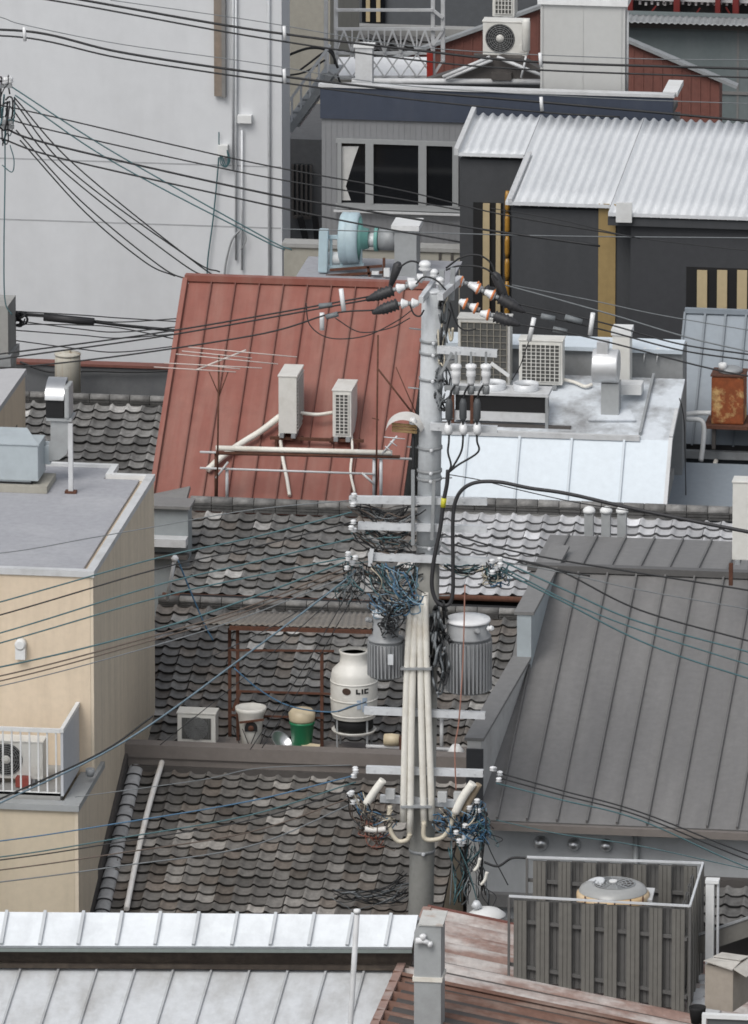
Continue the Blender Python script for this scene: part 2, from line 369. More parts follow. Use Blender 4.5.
# red steel balcony above it
t = thing('red_balcony', 'dark red steel balcony railing across the top right corner', 'balcony', ((x0+x1)/2, Yb+1, z1+.25))
mb = MB(); zz = P(690, 18, Yb+.9).z
mb.box(x0, x1, Yb+.8, Yb+1., zz-.1, zz+.08); mb.build('bottom_beam', red_steel, t)
for px in (630, 677, 736):
    p = P(px, 10, Yb+.9); MB().box(p.x-.06, p.x+.06, Yb+.82, Yb+.98, zz+.084, zz+1.5).build('post', red_steel, t)
p = P(718, 10, Yb+.9); MB().box(p.x-.05, p.x+.05, Yb+.82, Yb+.98, zz+.084, zz+1.5).build('post', red_steel, t)
MB().box(x0, x1, Yb+1.02, Yb+1.06, zz+.3, zz+.36).build('rail', white_trim, t)
MB().box(x0, x1, Yb+1.2, Yb+6, zz-.08, zz+3).build('back_wall', black, t)
mb = MB()
for k in range(26):
    p = P(640+k*5+(k % 5), 3+(k % 2), Yb+1.1); mb.box(p.x-.025, p.x+.02, Yb+1.1, Yb+1.14, p.z-.03, p.z+.03)
mb.build('light_fittings', white_m, t)
for (u, v) in (((648, 16), (656, 6)), ((700, 8), (694, 17)), ((726, 7), (731, 16))): MB().bar(P(*u, Yb+1.0), P(*v, Yb+1.0), .03, .03).build('brace', red_steel, t)
# concrete stair tower between white wall and window building
x0, x1, z0, z1 = rect(268, -60, 330, 300, 46)
t = thing('concrete_tower', 'stained beige concrete tower seen in the gap right of the white wall', 'building', ((x0+x1)/2, 48, 0))
MB().box(x0, x1, 46, 50, 0, z1).build('wall', concrete_beige, t)
# gable house, red brown
Yb = 43
apex = P(545, 8, Yb); l = P(352, 76, Yb); r = P(738, 90, Yb); bot = 0
t = thing('gable_house', 'red-brown gabled house with grey metal roof edge behind the white roof cabin', 'house', ((l.x+r.x)/2, Yb+3, 0))
ap = Vector((apex.x, Yb, apex.z)); la = Vector((l.x, Yb, l.z)); ra = Vector((r.x-.35, Yb, r.z+.13))
MB().poly([(l.x, Yb, 0), (r.x-.35, Yb, 0), ra, ap, la], (0, .5, 0)).build('wall', brown_red, t)
mb = MB()
for u, v in ((ap, Vector((r.x, Yb, r.z))), (ap, Vector((l.x-.1, Yb, l.z-.06)))):
    d = Vector((0, 0, .1)); mb.slab([u+d+Vector((0, -.12, 0)), v+d+Vector((0, -.12, 0)), v+d+Vector((0, .12, 0)), u+d+Vector((0, .12, 0))], .06)
mb.build('roof', galv_dk, t)
mb = MB(); xx = l.x+.1
while xx < r.x-.5:
    zt = min(ap.z-(abs(xx-ap.x)/(ap.x-la.x))*(ap.z-la.z) if xx < ap.x else ap.z-(xx-ap.x)/(r.x-ap.x)*(ap.z-r.z), 99)-.05
    mb.box(xx, xx+.03, Yb-.02, Yb-.003, 3, zt); xx += .18
mb.build('wall_ribs', brown_red, t)

# ================================================================== WHITE LATTICE MAST STRUCTURE
Yb = 38
t = thing('lattice_mast', 'white lattice steel sign frame standing on the roof, top centre', 'lattice frame', P(385, 82, Yb))
def barpx(mb, u, v, Y, w=.05, h=.05): mb.bar(P(*u, Y), P(*v, Y), w, h, up=(0, 1, 0))
for (u, v) in (((336, -30), (336, 78)), ((433, -30), (433, 78)), ((443, -30), (443, 62)), ((326, -30), (326, 80))):
    mb = MB(); barpx(mb, u, v, Yb, .07, .07); mb.build('upright', white_trim, t)
for (u, v) in (((336, 29), (444, 29)), ((336, 10), (433, 10)), ((336, 53), (433, 53)), ((336, 77), (433, 77))):
    mb = MB(); barpx(mb, u, v, Yb-.07, .05, .05); mb.build('rail', white_trim, t)
mb = MB(); n = 6
for k in range(n):
    xa = 336+97*k/n; xb = 336+97*(k+.5)/n; xc = 336+97*(k+1)/n
    barpx(mb, (xa, 53), (xb, 30), Yb-.12, .03, .03); barpx(mb, (xb, 30), (xc, 53), Yb-.13, .03, .03)
    barpx(mb, (xa, 54), (xc, 77), Yb-.12, .025, .025); barpx(mb, (xc, 54), (xa, 77), Yb-.13, .025, .025)
    barpx(mb, (xa, 30), (xa, 53), Yb-.15, .025, .025)
mb.build('bracing', white_trim, t)
for u, v in (((433, 45), (443, 30)), ((433, 76), (443, 60)), ((433, 10), (443, 18))): mb = MB(); barpx(mb, u, v, Yb-.05); mb.build('brace', white_trim, t)
x0, x1, z0, z1 = rect(338, 56, 427, 77, Yb+.15); MB().slab([P(338, 57, Yb+1.1), P(428, 57, Yb+1.1), P(427, 77, Yb+.12), P(337, 77, Yb+.12)], .05).build('panel', M('panel_white', (.85, .86, .87), .5, var=.03), t)
x0, x1, z0, z1 = rect(427, 53, 433, 77, Yb-.2); MB().box(x0, x1, Yb-.24, Yb-.18, z0, z1).build('red_marker', red_m, t)

# ================================================================== N  window building (grey, navy parapet)
Yn = 30.
x0, x1, z0, z1 = rect(322, 97, 672, 330, Yn)
zp = P(322, 118, Yn).z
t = thing('grey_window_building', 'grey ribbed building with navy parapet band and three-pane window', 'building', ((x0+x1)/2, Yn+3, 0))
mb = MB(); mb.box(x0, x1, Yn, Yn+1.35, 0, zp)
xx = x0+.05
while xx < x1: mb.box(xx, xx+.02, Yn-.007, Yn-.002, 0, zp-.01); xx += .1
wl = mb.build('wall', grey_siding, t)
MB().box(x0-.02, x1+.02, Yn-.05, Yn+.1, zp+.004, z1-.004).build('parapet', navy, t)
MB().box(x0-.05, x1+.05, Yn-.08, Yn+.13, z1, z1+.05).build('coping', white_trim, t)
mb = MB(); mb.box(x1-.18, x1+.08, Yn+.15, Yn+1.1, z1-.03, z1+.06)
p = P(668, 90, Yn); 
mb.build('coping_return', white_m, t)
MB().box(x0+.05, x1-.05, Yn+.12, Yn+1.4, zp+.1, zp+.2).build('roof_deck', dark_metal, t)
# window
fx0, fx1, fz0, fz1 = rect(338, 143, 459, 206, Yn)
mb = MB(); fr = .1
wn = None
pane_px = [(341, 146, 367, 201), (374, 144, 419, 204), (426, 146, 453, 201)]
bk = MB().box(fx0, fx1, Yn-.02, Yn-.013, fz0, fz1).build('window', glass, t)
mb = MB()
mb.box(fx0-.03, fx1+.03, Yn-.08, Yn-.022, fz1-.05, fz1+.03); mb.box(fx0-.03, fx1+.03, Yn-.08, Yn-.022, fz0-.03, fz0+.07)
for a_, b_ in ((338, 342), (366, 374), (419, 427), (453, 459)):
    xa = P(a_, 170, Yn).x; xb = P(b_, 170, Yn).x; mb.box(xa, xb, Yn-.085, Yn-.024, fz0+.07, fz1-.05)
mb.build('frame', M('window_frame_grey', (.29, .30, .305), .5, var=.05), bk)
mb = MB(); mb.box(fx0-.06, fx1+.05, Yn-.13, Yn-.09, fz0-.08, fz0-.045); mb.build('sill', white_trim, bk)
c = [P(342, 146, Yn), P(359, 146, Yn), P(354, 160, Yn), P(349, 176, Yn), P(346, 186, Yn), P(351, 200, Yn), P(342, 200, Yn)]
mb = MB(); mb.poly([(p.x, Yn-.024, p.z) for p in c], (0, .005, 0)); mb.build('curtain', curtain_m, bk)
# low roof dark behind parapet with gutter pipe and small brown roof on top (second structure)
Yr = 33
p0 = P(352, 81, Yr); p1 = P(552, 82, Yr)
t = thing('rooftop_shed', 'low dark shed on the roof with brown roof, white gutter and pale diagonal pipes', 'shed', ((p0.x+p1.x)/2, Yr+.8, P(400, 95, Yr).z-.4))
MB().box(p0.x, p1.x, Yr+.15, Yr+.4, p0.z-4, p0.z-.05).build('wall', black, t)
MB().tube([p0, p1], .055, 8).build('gutter', white_trim, t)
ap = P(500, 57, Yr); lq = P(425, 80, Yr); rq = P(560, 80, Yr)
MB().poly([lq, ap, P(520, 58, Yr), rq], (0, .25, 0)).build('roof', dark_metal, t)
mb = MB()
for u, v in (((443, 77), (490, 57)), ((446, 79), (492, 60)), ((497, 57), (548, 78))): mb.tube([P(*u, Yr-.12), P(*v, Yr-.12)], .035, 6)
mb.build('pipe', white_trim, t)
mb = MB(); mb.box(P(492, 80, Yr).x, P(512, 80, Yr).x, Yr-.1, Yr+.2, P(500, 79, Yr).z, P(500, 72, Yr).z); mb.build('cowl', dark_metal, t)
# white column on the parapet, left
x0, x1, z0, z1 = rect(356, 44, 373, 94, Yn+.5)
t = thing('roof_duct', 'slim white box duct standing on the navy parapet, left end', 'duct', ((x0+x1)/2, Yn+.6, z0))
MB().box(x0, x1, Yn+.4, Yn+.6, z0-.3, z1-.05).build('body', white_trim, t); MB().box(x0-.03, x1+.03, Yn+.37, Yn+.63, z1-.046, z1).build('cap', white_m, t)
# white cabin
x0, x1, z0, z1 = rect(541, 5, 626, 94, Yn+.5)
t = thing('roof_cabin', 'large pale grey box cabin standing on the roof right of the fan unit', 'cabin', ((x0+x1)/2, Yn+1, z0))
mb = MB(); mb.box(x0, x1, Yn+.4, Yn+.75, z0-.3, z1); mb.box(x0-.0, x0+.04, Yn+.38, Yn+.397, z0, z1-.02); mb.box(x1-.1, x1-.06, Yn+.385, Yn+.397, z0, z1-.02)
mb.box((x0+x1)/2-.008, (x0+x1)/2+.008, Yn+.39, Yn+.397, z0, z1-.02)
mb.build('body', M('cabin_grey', (.47, .475, .465), .6, var=.03, dirt=(.42, .42, .41), damt=.5, dscale=.7), t)
MB().box(x0-.05, x1+.05, Yn+.34, Yn+.85, z1+.002, z1+.11).build('roof', white_m, t)
mb = MB(); mb.tube([(x1+.03, Yn+.5, z0), (x1+.03, Yn+.5, z1-.1)], .025, 6); mb.build('pipe', white_trim, t)

# ================================================================== AC UNITS
def grille_fan(mb, c, r, ax, n_r=7, spokes=16):
    c = Vector(c); a = Vector(ax).normalized(); x = a.orthogonal().normalized(); y = a.cross(x)
    for k in range(n_r):
        rr = r*(k+1)/n_r
        pts = [c+(x*math.cos(2*PI*i/24)+y*math.sin(2*PI*i/24))*rr for i in range(25)]
        mb.tube(pts, .007, 4, cap=False)
    for i in range(spokes):
        d = x*math.cos(2*PI*i/spokes)+y*math.sin(2*PI*i/spokes); mb.tube([c+d*.04, c+d*r], .005, 4, cap=False)
def ac_unit(label, w, d, h, loc, rz=0, gw=.008, gmat=None, front='fan', side=None, mat=None, group=None, fan_mat=None, grid=(4, 9), legs=True):
    mat = mat or ac_white
    t = thing('air_conditioner', label, 'air conditioner', (0, 0, 0), group)
    z0 = .07 if legs else 0
    MB().box(-w/2, w/2, -d/2, d/2, z0, z0+h-.03).build('casing', mat, t, bevel=.012)
    MB().box(-w/2-.012, w/2+.012, -d/2-.012, d/2+.012, z0+h-.028, z0+h).build('lid', mat, t, bevel=.008)
    f = -d/2
    if front == 'fan':
        r = min(w*.36, h*.4); cx = -w/2+r+.06
        MB().lathe((cx, f-.006, z0+h*.5), [(0.001, 0), (r, 0), (r+.012, .004)], 28, (0, -1, 0)).build('fan_opening', black, t)
        MB().lathe((cx, f-.012, z0+h*.5), [(.001, 0), (r*.3, 0), (r*.3, .012), (.001, .014)], 16, (0, -1, 0)).build('fan_hub', mat, t)
        mb = MB(); grille_fan(mb, (cx, f-.02, z0+h*.5), r, (0, -1, 0)); mb.build('fan_grille', fan_mat or fan_grey, t)
        MB().box(w/2-.14, w/2-.03, f-.012, f-.002, z0+.08, z0+.2).build('valve_cover', mat, t)
    elif front == 'square':
        MB().box(-w/2+.07, w/2-.07, f-.004, f-.0015, z0+.07, z0+h-.09).build('fan_opening', ac_grey, t)
        r = min(w, h)*.36; mb = MB(); grille_fan(mb, (0, f-.014, z0+h*.49), r, (0, -1, 0), 8, 20)
        for i in range(17):
            x = -w/2+.08+(w-.16)*i/16; mb.box(x-.003, x+.003, f-.02, f-.014, z0+.07, z0+h-.09)
        mb.build('fan_grille', fan_grey, t)
    elif front == 'coil':
        MB().box(-w/2+.05, w/2-.05, f-.006, f-.0015, z0+.06, z0+h-.08).build('coil', ac_grey, t)
        mb = MB(); nx, nz = grid
        for i in range(nx+1):
            x = -w/2+.05+(w-.1)*i/nx; mb.box(x-gw, x+gw, f-.024, f-.008, z0+.05, z0+h-.07)
        for j in range(nz+1):
            z = z0+.06+(h-.14)*j/nz; mb.box(-w/2+.04, w/2-.04, f-.022, f-.01, z-gw*.6, z+gw*.6)
        mb.build('coil_guard', gmat or mat, t)
    if side == 'coil':
        MB().box(w/2+.0015, w/2+.005, -d/2+.04, d/2-.03, z0+.05, z0+h-.08).build('coil', ac_grey, t)
        mb = MB()
        for j in range(16):
            z = z0+.06+(h-.15)*j/15; mb.box(w/2+.006, w/2+.02, -d/2+.03, d/2-.02, z-.007, z+.007)
        mb.build('coil_guard', mat, t)
    if legs:
        for s_ in (-1, 1): MB().box(s_*w*.32-.035, s_*w*.32+.035, -d/2-.03, d/2+.03, 0, z0-.002).build('foot', galv_dk, t)
    t.location = loc; t.rotation_euler = (0, 0, rz); return t
s = S(33)
ac_unit('white air conditioner with round fan grille raised on the roof, left of the pale cabin', .80, .3, .63, P(506, 56, 33.4)-Vector((0, 0, .03)))
ac_unit('partly cut-off white air conditioner with square grid at the top edge above the fan unit', .40, .45, .45, P(505, 18, 34.6), front='coil', grid=(5, 4))
p = P(526, 54, 33)
MB().lathe(p+Vector((0, 0, .05)), [(.05, 0), (.075, .02), (.075, .54), (.06, .58), (.02, .6)], 14).build('expansion_tank', ac_white, label='slim white cylinder tank beside the rooftop fan unit', cat='tank')
# brown sloping stand below the fan unit
mb = MB(); q0 = P(478, 56, 33.3)
t = thing('roof_stand', 'dark frame stand under the rooftop fan air conditioner', 'stand', P(500, 62, 33.3))
mb.bar(P(474, 56, 33.2), P(526, 58, 33.2), .05, .06); mb.build('rail', dark_metal, t); MB().bar(P(474, 55, 33.7), P(526, 57, 33.7), .05, .06).build('rail', dark_metal, t)
for px in (480, 522): MB().bar(P(px, 57, 33.25), P(px, 66, 33.25), .05, .05).build('leg', dark_metal, t)
MB().tube([P(526, 56, 32.9), P(524, 66, 32.85), P(521, 78, 32.8)], .02, 6).build('drain_pipe', white_trim, t)

# ================================================================== M  charcoal building with gold strips
Ym = 24.; _e = P(512, 201, Ym); Ym2 = solve(lambda Y: project((P(460, 152, Y).x, Y, _e.z+.08*(Y-Ym)))[1], 152, 24, 32)
t = thing('charcoal_building', 'charcoal building with gold strips under a white corrugated roof', 'building', (4, Ym+2, 0))
pe = P(512, 201, Ym); ptop_z = None
zE = pe.z; kM = .08
xl2 = P(460, 152, Ym2).x
xM0 = pe.x; xMR = P(860, 215, Ym).x; xj = P(612, 212, Ym).x
zE2 = zE+kM*(Ym2-Ym); Yr_ = solve(lambda Y: project((pe.x+1, Y, zE+kM*(Y-Ym)))[1], 118, 20, 36); zR = zE+kM*(Yr_-Ym)
MB().box(xM0, xMR, Ym, Yr_, 0, zE-.12).build('wall', charcoal, t)
MB().box(xl2, xM0-.003, Ym2, Yr_, 0, zE2-.12).build('wall', charcoal, t)
Yj = Ym-.55; zj = zE-kM*.55
q1 = [Vector((xj, Yr_, zR)), Vector((xMR, Yr_, zR)), Vector((xMR, Yj, zj)), Vector((xj, Yj, zj))]
corrugated(q1, .165, .032, corr_white, t, 'roof')
q2 = [Vector((xM0-.1, Yr_, zR)), Vector((xj-.01, Yr_, zR)), Vector((xj-.01, Ym-.1, zE-.017)), Vector((xM0-.1, Ym-.1, zE-.017))]
corrugated(q2, .165, .032, corr_white, t, 'roof')
q3 = [Vector((xl2-.05, Yr_, zR)), Vector((xM0-.11, Yr_, zR)), Vector((xM0-.11, Ym2-.1, zE2-.017)), Vector((xl2-.05, Ym2-.1, zE2-.017))]
corrugated(q3, .165, .032, corr_white, t, 'roof')
mb = MB(); mb.bar((xl2-.05, Ym2-.13, zE2+.03), (xl2-.05, Yr_+.05, zR+.06), .08, .12); mb.build('verge', white_trim, t)
mb = MB(); mb.bar((xM0-.02, Ym-.13, zE+.03), (xM0-.02, Ym2-.1, zE2+.03), .07, .08); mb.build('verge', white_trim, t)
MB().box(xj-.01, xMR, Yj+.03, Ym-.003, zj-.2, zj-.06).build('eave_board', charcoal, t)
MB().box(xj, xMR, Yj-.015, Yj-.003, zj-.03, zj+.03).build('eave_flashing', corr_white, t); MB().box(xM0-.1, xj-.02, Ym-.116, Ym-.104, zE-.045, zE+.015).build('eave_flashing', corr_white, t); MB().box(xl2-.02, xM0-.12, Ym2-.116, Ym2-.104, zE2-.045, zE2+.015).build('eave_flashing', corr_white, t)
x0, x1, z0, z1 = rect(630, 213, 760, 340, Ym-.4)
MB().box(x0, xMR, Ym-.4, Ym-.004, 0, zj-.22).build('front_panel', M('charcoal_panel', (.045, .047, .052), .8, var=.08), t)
x0, x1, z0, z1 = rect(616, 203, 632, 222, Ym-.6); MB().box(x0, x1, Ym-.62, Ym-.56, z0, z1).build('gutter_end', white_m, t)
x0, x1, z0, z1 = rect(598, 204, 616, 345, Ym); MB().box(x0, x1, Ym-.03, Ym-.003, z0, z1).build('gold_strip', gold, t)
for (pa, pb, Yq, m_) in ((483, 490, Ym2, gold_pale), (496, 501, Ym2, gold_pale)):
    x0, x1, z0, z1 = rect(pa, 203, pb, 330, Yq); MB().box(x0, x1, Yq-.06, Yq-.02, z0, z1).build('gold_strip', m_, t)
x0, x1, z0, z1 = rect(503, 205, 512, 330, Ym2); mb = MB()
zz = z0
while zz < z1: mb.lathe(((x0+x1)/2, Ym2-.05, zz+.1), [(.03, 0), (.045, .1), (.045, .3), (.03, .39)], 10); zz += .4
mb.build('amber_strip', amber, t)
x0, x1, z0, z1 = rect(473, 203, 503, 330, Ym2); MB().box(x0, x1, Ym2-.012, Ym2-.003, z0, z1).build('strip_recess', black, t)
x0, x1, z0, z1 = rect(686, 270, 790, 320, Ym-.4)
lv = MB().box(x0, x1, Ym-.412, Ym-.403, z0, z1).build('louvre_recess', black, t)
for pa in (697, 717, 737, 757):
    a_, b_, z0, z1 = rect(pa, 270, pa+10.5, 320, Ym-.4); MB().box(a_, b_, Ym-.45, Ym-.414, z0, z1).build('louvre_slat', gold_pale, lv)

# ================================================================== low walls behind the red roof, blower
x0, x1, z0, z1 = rect(284, 249, 470, 330, 27)
t = thing('back_wall', 'low pale concrete wall behind the red roof, under the blower', 'wall', ((x0+x1)/2, 27.2, 0))
MB().box(x0, x1, 27, 27.3, 0, z1-.07).build('wall_body', concrete_beige, t); MB().box(x0-.03, x1+.03, 26.96, 27.34, z1-.066, z1).build('coping', concrete, t)
mb = MB()
for px in (440, 452): p = P(px, 260, 27); mb.box(p.x-.02, p.x+.02, 26.97, 26.997, 0, z1-.08)
mb.build('joint', dark_metal, t)
x0, x1, z0, z1 = rect(284, 140, 326, 300, 40)
t = thing('alley_house', 'dark narrow house glimpsed in the gap beside the white wall', 'house', ((x0+x1)/2, 41, 0))
MB().box(x0, x1, 40, 43, 0, z1).build('wall', M('alley_wall', (.11, .113, .118), .8, var=.15), t)
q = roof_frame(288, 330, 126, 42, 152, .5); MB().slab(q, .06).build('roof', dark_metal, t)
x0, x1, z0, z1 = rect(293, 165, 311, 215, 39.9); mb = MB(); mb.box(x0, x1, 39.93, 39.99, z0, z1); wn = mb.build('window', M('dim_window', (.03, .035, .038), .3), t)
mb = MB()
for k in range(5): xx = x0+(x1-x0)*k/4; mb.box(xx-.02, xx+.02, 39.86, 39.925, z0, z1)
mb.box(x0, x1, 39.84, 39.925, z0-.06, z0); mb.build('bars', dark_metal, wn)
mb = MB(); barpx(mb, (300, 217), (308, 248), 39.7, .1, .1); barpx(mb, (315, 215), (318, 248), 39.7, .1, .1); mb.build('bracket', black, t)
# steel stair in that gap
t = thing('steel_stair', 'grey steel stair with railings climbing in the gap by the white wall', 'stair', P(295, 128, 36))
mb = MB(); barpx(mb, (290, 130), (332, 72), 36, .12, .16); mb.build('stringer', galv_dk, t)
mb = MB(); barpx(mb, (290, 100), (330, 45), 36, .05, .05); mb.build('handrail', galv, t)
mb = MB()
for k in range(5): barpx(mb, (292+k*9, 98-k*12), (292+k*9, 124-k*12), 36, .035, .035)
mb.build('baluster', galv, t)
mb = MB()
for k in range(9):
    p = P(293+k*4.6, 125-k*6.4, 36.1); mb.box(p.x-.16, p.x+.14, 36.05, 36.8, p.z-.02, p.z+.02)
mb.build('tread', galv_dk, t)
# blower fan
Yf = 23.
pb = P(352, 266, Yf)
t = thing('blower_fan', 'pale blue centrifugal blower with drum housing and motor behind the red roof', 'blower', pb)
c = P(350, 238, Yf); s = S(Yf)
r = 26/s
MB().lathe(c-Vector((.16, 0, 0)), [(r*.9, -.0), (r, .03), (r, .13), (r*.98, .15), (r, .17), (r, .3), (r*.9, .33)], 30, (1, 0, 0)).build('drum', fan_blue, t)
MB().lathe(c+Vector((.172, 0, 0)), [(.36*r/.42, 0), (.2, .04), (.17, .15)], 20, (1, 0, 0)).build('inlet_cone', teal_ring, t)
MB().lathe(P(372, 240, Yf)-Vector((.06, 0, 0)), [(.12, 0), (.12, .16)], 12, (1, 0, 0)).build('coupling', galv, t)
MB().lathe(P(375, 239, Yf), [(.21, 0), (.21, .06)], 20, (1, 0, 0)).build('flange', teal_ring, t)
MB().lathe(P(379, 239, Yf), [(.19, 0), (.19, .34)], 20, (1, 0, 0)).build('duct_sleeve', galv_dk, t)
a_ = P(324, 229, Yf-.2)
mb = MB(); mb.bar(a_, P(323, 272, Yf-.2), .16, .12, up=(0, 1, 0)); mb.build('belt_guard', fan_blue, t, bevel=.02)
MB().lathe(P(328, 258, Yf), [(.09, 0), (.11, .02), (.11, .22), (.09, .25)], 16, (1, 0, 0)).build('motor', white_m, t)
mb = MB()
for px in (331, 342, 361): barpx(mb, (px, 236), (px, 266), Yf-.1, .045, .045)
barpx(mb, (326, 237), (344, 237), Yf-.12, .06, .06); barpx(mb, (322, 268), (364, 265), Yf-.12, .06, .06); mb.build('frame', fan_blue, t); mb = MB(); barpx(mb, (322, 260), (362, 258), Yf+.3, .05, .05); mb.build('rear_rail', fan_blue, t)
mb = MB(); 
for u, v in (((326, 276), (386, 272)), ((330, 270), (382, 266)), ((384, 258), (384, 278)), ((368, 266), (370, 280))): barpx(mb, u, v, Yf-.3, .04, .05)
mb.build('base_frame', rust, t)
mb = MB(); p = P(372, 274, Yf-.4); mb.box(p.x, p.x+.12, Yf-.45, Yf-.38, p.z, p.z+.05); p = P(384, 276, Yf-.4); mb.box(p.x, p.x+.1, Yf-.45, Yf-.38, p.z, p.z+.14); mb.build('bracket', white_m, t)
# duct post beside blower
x0, x1, z0, z1 = rect(396, 228, 418, 290, Yf)
t = thing('exhaust_box', 'grey exhaust box with white cap right of the blower', 'duct', ((x0+x1)/2, Yf, z0))
MB().box(x0, x1, Yf-.2, Yf+.3, z0, z1).build('body', duct_m, t); MB().box(x0-.05, x1+.05, Yf-.25, Yf+.35, z1+.003, z1+.09).build('cap', white_m, t)
# blower carrier building
x0, x1, z0, z1 = rect(290, 296, 440, 340, 21.5)
t = thing('flat_annex', 'flat-roofed annex hidden behind the red roof carrying the blower', 'annex', ((x0+x1)/2, 23, 0))
MB().box(x0, x1, 21.6, 23.9, 0, z1-.05).build('wall', concrete, t); MB().box(x0-.05, x1+.05, 21.5, 24.0, z1-.046, z1).build('roof', flat_roof, t)

# ================================================================== P  big pale wall, left
Yp = 33.
x1 = P(282, 200, Yp).x; x0 = x1-30; zt = P(100, -260, Yp).z
dep = 1.0
t = thing('pale_tall_building', 'tall blank pale grey building filling the upper left', 'building', ((x0+x1)/2, Yp+3, 0))
MB().box(x0, x1, Yp, Yp+dep, 0, zt).build('wall', wall_white, t)
mb = MB()
for py in (160, 221): p = P(60, py, Yp); mb.box(x0, x1-.02, Yp-.004, Yp-.0015, p.z-.012, p.z+.012)
mb.build('panel_joint', M('joint_grey', (.36, .37, .385), .8), t)
a_, b_, z0, z1 = rect(215, -100, 222, 95, Yp)
mb = MB(); mb.box(a_-.0, b_, Yp-.10, Yp-.003, z0, z1); mb.build('slot_strip', M('brown_lit_slot', (.22, .185, .155), .8, var=.15, dirt=(.3, .2, .13), dscale=1.5, stretch=(3, 3, .4)), t)  # recessed slot shown as a raised strip, its brown-lit look put into the colour
mb = MB(); mb.box(b_+.003, b_+.07, Yp-.13, Yp-.004, z0-.02, z1); mb.build('slot_shadow_strip', flash, t)  # grey strip added to stand for the shadow beside the slot
mb = MB()
for px, ya, yb in ((233, -100, 170), (236, -100, 260), (242, 130, 270)):
    mb.tube([P(px, ya, Yp-.06), P(px, yb, Yp-.06)], .022, 6)
pp = P(269, 100, Yp-.04); mb.tube([Vector((pp.x, pp.y, 4)), Vector((pp.x, pp.y, zt))], .03, 6)
mb.build('conduit', galv, t)
a_, b_, z0, z1 = rect(218, 145, 228, 157, Yp-.1); jb = MB().box(a_, b_, Yp-.14, Yp-.003, z0, z1).build('junction_box', white_m, t, bevel=.01)
mb = MB()
for k in range(3):
    mb.tube(catmull([P(220+k, 156, Yp-.16), P(221+2*k, 164, Yp-.17), P(226, 167, Yp-.17), P(230-k, 160, Yp-.17), P(227, 150, Yp-.16)], 6), .01, 4)
mb.tube(catmull([P(219, 155, Yp-.12), P(217, 180, Yp-.08), P(213, 220, Yp-.08), P(208, 258, Yp-.08), P(207, 280, Yp-.08)], 6), .014, 5)
mb.tube(catmull([P(219, 132, Yp-.08), P(219, 146, Yp-.1)], 4), .012, 5)
mb.build('hanging_cable', cable_t, t)
a_, b_, z0, z1 = rect(238, 115, 252, 122, Yp-.05); MB().box(a_, b_, Yp-.14, Yp-.003, z0, z1).build('junction_box', white_m, t)
mb = MB(); mb.tube(catmull([P(240, 230, Yp-.09), P(232, 240, Yp-.1), P(226, 262, Yp-.1), P(224, 280, Yp-.1)], 5), .02, 6)
mb.tube(catmull([P(243, 228, Yp-.1), P(246, 240, Yp-.12), P(241, 250, Yp-.12)], 5), .012, 5); mb.build('drain_hose', galv_dk, t)

# dark low wall with red coping + beige flue, left middle
Yk = 30.5
x0, x1, z0, z1 = rect(-60, 367, 185, 420, Yk)
t = thing('dark_low_wall', 'dark grey wall strip with red-brown coping at the foot of the pale building', 'wall', ((x0+x1)/2, Yk, 0))
MB().box(x0, x1, Yk, Yk+.2, 0, z1-.05).build('wall_body', M('dark_wall', (.12, .125, .132), .8, var=.1, dirt=(.17, .175, .18), damt=.6), t); MB().box(x0, x1, Yk-.04, Yk+.22, z1-.046, z1).build('coping', brown_red, t)
mb = MB(); mb.tube(catmull([P(20, 362, Yk-.1), P(50, 372, Yk-.1), P(90, 371, Yk-.1), P(130, 372, Yk-.1), P(170, 371, Yk-.1)], 6), .02, 6); mb.build('cable', cable_k, t)
c = P(68, 400, 29.7); zt = P(68, 355, 29.7).z
t = thing('flue_drum', 'pale rust-streaked drum flue behind the tiled roof on the left', 'flue', c)
MB().lathe(c, [(.23, 0), (.23, zt-c.z-.1), (.22, zt-c.z)], 22).build('drum', M('rusty_cream', (.48, .46, .40), .7, var=.06, dirt=(.32, .2, .1), damt=.8, dscale=2, stretch=(4, 4, .3), lo=.52, hi=.68), t)
mb = MB(); mb.lathe(Vector((c.x, c.y, zt+.003)), [(.235, 0), (.235, .03), (.1, .05)], 22)
mb.box(c.x-.05, c.x+.05, c.y-.05, c.y+.05, zt+.04, zt+.1); mb.build('cap', MATS['rusty_cream'], t)
# R tile roof
q = roof_frame(-30, 190, 400, 29., 520, .42)
t = thing('far_tile_house', 'small house with grey wavy tile roof between the beige building and the red roof', 'house', ((q[0].x+q[1].x)/2, 27, 0))
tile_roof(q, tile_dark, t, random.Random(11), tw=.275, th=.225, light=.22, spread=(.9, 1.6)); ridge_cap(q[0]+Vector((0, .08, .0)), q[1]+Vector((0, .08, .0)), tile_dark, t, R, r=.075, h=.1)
MB().box(q[0].x+.1, q[1].x-.1, q[3].y+.4, 30.2, 0, q[3].z-.05).build('wall', concrete, t)

